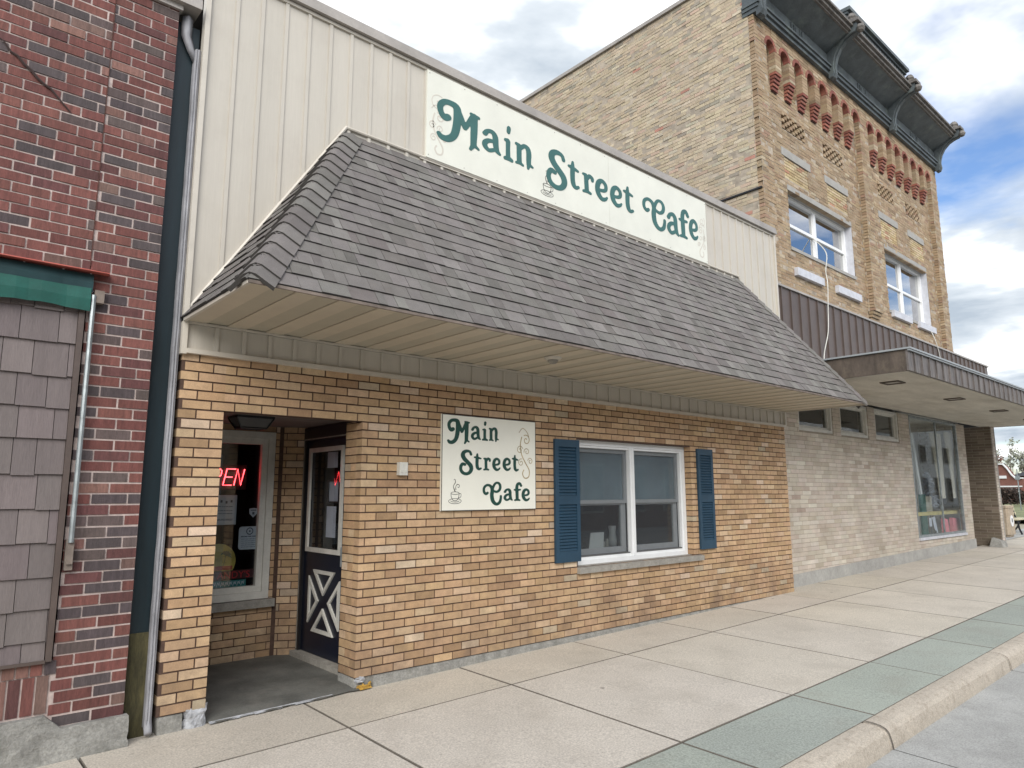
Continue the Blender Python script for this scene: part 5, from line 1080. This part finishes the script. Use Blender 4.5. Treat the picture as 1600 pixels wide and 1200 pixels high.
# ================================================================== STREET FURNITURE AND THE FAR SIDE
bn = top('litter_bin', 'square pebbled concrete litter bin with a white round plate', 'litter bin', (25.7, .75, .26))
mb = MB(); O = Vector((25.72, .78, .26)); pr_ = [(-.33, -.33), (.33, -.33), (.33, .33), (-.33, .33)]
def ch(s, c): return [(-s+c, -s), (s-c, -s), (s, -s+c), (s, s-c), (s-c, s), (-s+c, s), (-s, s-c), (-s, -s+c)]
for (s, z0_, z1_) in ((.29, .0, .06), (.33, .06, .86), (.35, .86, .93)):
    mb.prism(ch(s, .06), O+VZ*z0_, VX, VY, VZ, z1_-z0_)
mb.build('body', M['bin'], bn)
mb = MB(); mb.prism([(.17*math.cos(t*math.pi/10), .17*math.sin(t*math.pi/10)) for t in range(20)], O+Vector((-.02, -.332, .47)), VX, VZ, -VY, .012); pl = mb.build('round_plate', M['white'], bn)
mb = MB(); mb.prism([(.05*math.cos(t*math.pi/5), .07*math.sin(t*math.pi/5)) for t in range(10)], O+Vector((-.02, -.345, .49)), VX, VZ, -VY, .003); mb.build('emblem', M['ink'], pl)
bh = top('bench', 'pale slatted bench on curved black iron legs beyond the litter bin', 'bench', (27.8, .95, .27))
slat = mat('bench_slats', (.50, .45, .30), .6, n1=(6, .85))
mb = MB()
for k in range(5): mb.box(26.75, 28.9, .55+k*.1, .635+k*.1, .715, .745)
mb.build('seat', slat, bh); mb = MB()
for k in range(3): mb.box(26.75, 28.9, 1.06+k*.03, 1.085+k*.03, .84+k*.12, .93+k*.12)
mb.build('backrest', slat, bh)
for lx in (26.95, 28.7):
    mb = MB(); mb.tube(smoothpts([(lx, .50, .27), (lx, .56, .45), (lx, .62, .70), (lx, .9, .70), (lx, 1.02, .72), (lx, 1.14, 1.2)]), .028, 6); mb.tube(smoothpts([(lx, 1.15, .27), (lx, 1.0, .45), (lx, .92, .70)]), .028, 6); mb.build('leg', M['black'], bh)
def gable_house(name, label, x, y0, y1, z0, wallm, h, curved=True):
    t_ = top(name, label, 'building', (x, (y0+y1)/2, z0))
    n = 20; pts = [(y0, z0), (y1, z0), (y1, z0+h*.62)]
    for k in range(n+1):
        s = k/n; yy = y1+(y0-y1)*s; q = 1-abs(2*s-1); e = .62+.38*(0 if q < .18 else min(1, (1-math.cos(min(1, (q-.18)/.35)*math.pi))/2)); pts.append((yy, z0+h*e))
    pts.append((y0, z0+h*.62))
    mb = MB(); mb.prism(pts, Vector((x, 0, 0)), VY, VZ, VX, 1.2); mb.build('wall', wallm, t_)
    mb = MB(); tp = pts[3:-1]
    for i in range(len(tp)-1):
        a, b = tp[i], tp[i+1]; mb.hexa([(x-.15, a[0], a[1]), (x+.3, a[0], a[1]), (x+.3, b[0], b[1]), (x-.15, b[0], b[1]), (x-.15, a[0], a[1]+.12), (x+.3, a[0], a[1]+.12), (x+.3, b[0], b[1]+.12), (x-.15, b[0], b[1]+.12)])
    mb.build('coping', M['far_white'], t_)
    return t_
fz = .66
h1 = gable_house('gabled_hall', 'far red brick hall with a curved white edged gable behind the pier', 75, 10.8, 16.4, fz, M['far_red'], 3.4)
for a in (11.2, 12.6, 14.4):
    mb = MB(); mb.box(74.9, 74.98, a, a+.75, fz+.35, fz+1.25); w1_ = mb.build('window', M['far_white'], h1); mb = MB(); mb.box(74.86, 74.89, a+.1, a+.65, fz+.45, fz+1.15); mb.build('pane', M['interior'], w1_)
mb = MB(); mb.box(74.9, 74.99, 10.9, 16.3, fz+1.38, fz+1.5); mb.build('string_course', M['far_white'], h1); mb = MB(); mb.box(74.9, 74.98, 12.0, 12.7, fz+2.15, fz+2.4); mb.build('plaque', M['far_white'], h1)
h2 = top('dark_roofed_building', 'far low brick building with a black hipped roof and a white door', 'building', (79, 8, fz))
mb = MB(); mb.box(78, 88, -3, 11.6, fz-.3, fz+2.4); mb.build('wall', M['far_red'], h2)
mb = MB(); mb.hexa([(77.4, -3.6, fz+2.4), (88.6, -3.6, fz+2.4), (88.6, 12.3, fz+2.4), (77.4, 12.3, fz+2.4), (81, 0, fz+3.9), (85, 0, fz+3.9), (85, 8.7, fz+3.9), (81, 8.7, fz+3.9)]); mb.build('roof', M['far_roof'], h2)
mb = MB(); mb.box(77.9, 77.98, 8.5, 11.2, fz-.1, fz+1.9); dd = mb.build('garage_door', M['far_white'], h2)
mb = MB()
for k in range(4): mb.box(77.87, 77.895, 8.55, 11.15, fz+.3+k*.42, fz+.33+k*.42)
mb.build('door_groove', M['far_grey'], dd)
def tree(name, label, x, y, z0, h, spread, leafc, seed, nleaf=1500, ls=.12, conif=False):
    r = random.Random(seed); t_ = top(name, label, 'tree', (x, y, z0)); mb = MB(); tips = []
    def br(p, d, l, rad, lev):
        q = p; pts = [p]; 
        for k in range(4): d = (d+Vector((r.uniform(-.18, .18), r.uniform(-.18, .18), r.uniform(-.05, .12)))).normalized(); q = q+d*l/4; pts.append(q)
        mb.tube(pts, [rad*(1-.12*k) for k in range(5)], 5 if lev < 2 else 3, caps=False)
        if lev >= 4: tips.append(q); return
        for k in range(3 if lev else 5):
            a = r.uniform(0, 6.28); s = spread; nd = (d+Vector((math.cos(a)*s, math.sin(a)*s, r.uniform(-.1, .35)))).normalized(); br(pts[r.choice((2, 3, 4))], nd, l*r.uniform(.55, .78), rad*.55, lev+1)
        tips.append(q)
    br(Vector((x, y, z0)), Vector((0, 0, 1)), h*.42, h*.022, 0)
    tr = mb.build('trunk', M['bark'], t_)
    if nleaf:
        mb = MB()
        for k in range(nleaf):
            p = r.choice(tips)+Vector((r.gauss(0, .35), r.gauss(0, .35), r.gauss(0, .3)))*h*.07; a = Vector((r.uniform(-1, 1), r.uniform(-1, 1), r.uniform(-1, 1)))*ls; b = a.cross(Vector((r.uniform(-1, 1), r.uniform(-1, 1), r.uniform(-1, 1)))).normalized()*ls*.6; k_ = r.uniform(.7, 1.3)
            mb.face([p-a, p-b, p+a, p+b], (leafc[0]*k_, leafc[1]*k_, leafc[2]*k_, 1))
        mb.build('crown', M['leaf'], t_)
tree('leafy_tree', 'pale green young leaved tree rising behind the curved gable', 92, 15.3, fz, 7.3, .75, (.36, .37, .29), 4, 1100, .15)
tree('bare_tree', 'tall bare branched tree at the right edge above the black roof', 84, 9.6, fz, 9.0, .65, (.2, .1, .08), 9, 0)
tree('budding_tree', 'reddish budding tree low behind the red hall', 95, 17.6, fz, 5.2, .8, (.20, .10, .075), 12, 1500, .15)
rbs = random.Random(19); mb = MB(); 
for k in range(2200):
    u = rbs.gauss(0, 1); v_ = rbs.gauss(0, 1); s = rbs.random(); R_ = math.sqrt(u*u+v_*v_) or 1; px = 66+u/R_*1.1*s**.4; py = 10.3+v_/R_*1.75*s**.4; pz = fz+rbs.random()**.8*1.25*(1-.55*(abs(py-10.3)/1.9)**3); a = Vector((rbs.uniform(-1, 1), rbs.uniform(-1, 1), rbs.uniform(-1, 1)))*.11; b = a.cross(Vector((0, 1, .3))).normalized()*.07; p = Vector((px, py, pz)); k_ = rbs.uniform(.5, 1.4)
    mb.face([p-a, p-b, p+a, p+b], (.055*k_, .038*k_, .03*k_, 1))
bs = top('bush', 'dark rounded bush in front of the red brick hall', 'bush', (66, 10.3, fz)); mb.build('foliage', M['leaf'], bs)
mb = MB(); mb.tube([(66, 10.3, fz-.1), (66, 10.2, fz+.8)], .06, 5); mb.build('stem', M['bark'], bs)
mb = MB(); mb.tube([(52, 6.05, .5), (52, 6.05, 3.0)], .03, 6); sp_ = top('street_sign', 'thin post with a small plate near the white garage door', 'sign', (52, 6.05, .5)); mb.build('post', M['galv'], sp_); mb = MB(); mb.box(51.95, 51.98, 5.93, 6.17, 2.35, 2.6); mb.build('plate', M['galv'], sp_)
# buildings over the road: seen mirrored in the windows
for i, (x0_, x1_, hh, mm, lab, nf) in enumerate(((-12, 12, 5.6, 'far_tan', 'tan brick two storey block across the road mirrored in the cafe glass', 2), (13, 33, 5.2, 'far_red', 'red brick shop across the road mirrored in the blue shuttered window', 2), (52, 92, 7.5, 'far_white', 'white painted block across the road mirrored in the shop display window', 2))):
    ob = top('opposite_building', lab, 'building', (x0_, -15.2, .0), 'buildings across the road'); mb = MB(); mb.box(x0_, x1_, -24, -15.2, -.5, hh); mb.build('wall', M[mm], ob)
    mb = MB(); mb.box(x0_-.2, x1_+.2, -24.2, -15.0, hh, hh+.35); mb.build('roof_coping', M['far_grey'], ob)
    n = int((x1_-x0_)/3)
    for k in range(n):
        cxw = x0_+1.5+3*k
        for za, zb2 in ((.7, 2.9), (4.1, 5.6)):
            if zb2 > hh-.4: continue
            mb = MB(); mb.box(cxw-.75, cxw+.75, -15.19, -15.12, za, zb2); fw = mb.build('window', M['far_grey'], ob); mb = MB(); mb.box(cxw-.65, cxw+.65, -15.115, -15.10, za+.1, zb2-.1); mb.build('pane', M['interior'], fw)
bpy.context.view_layer.update()
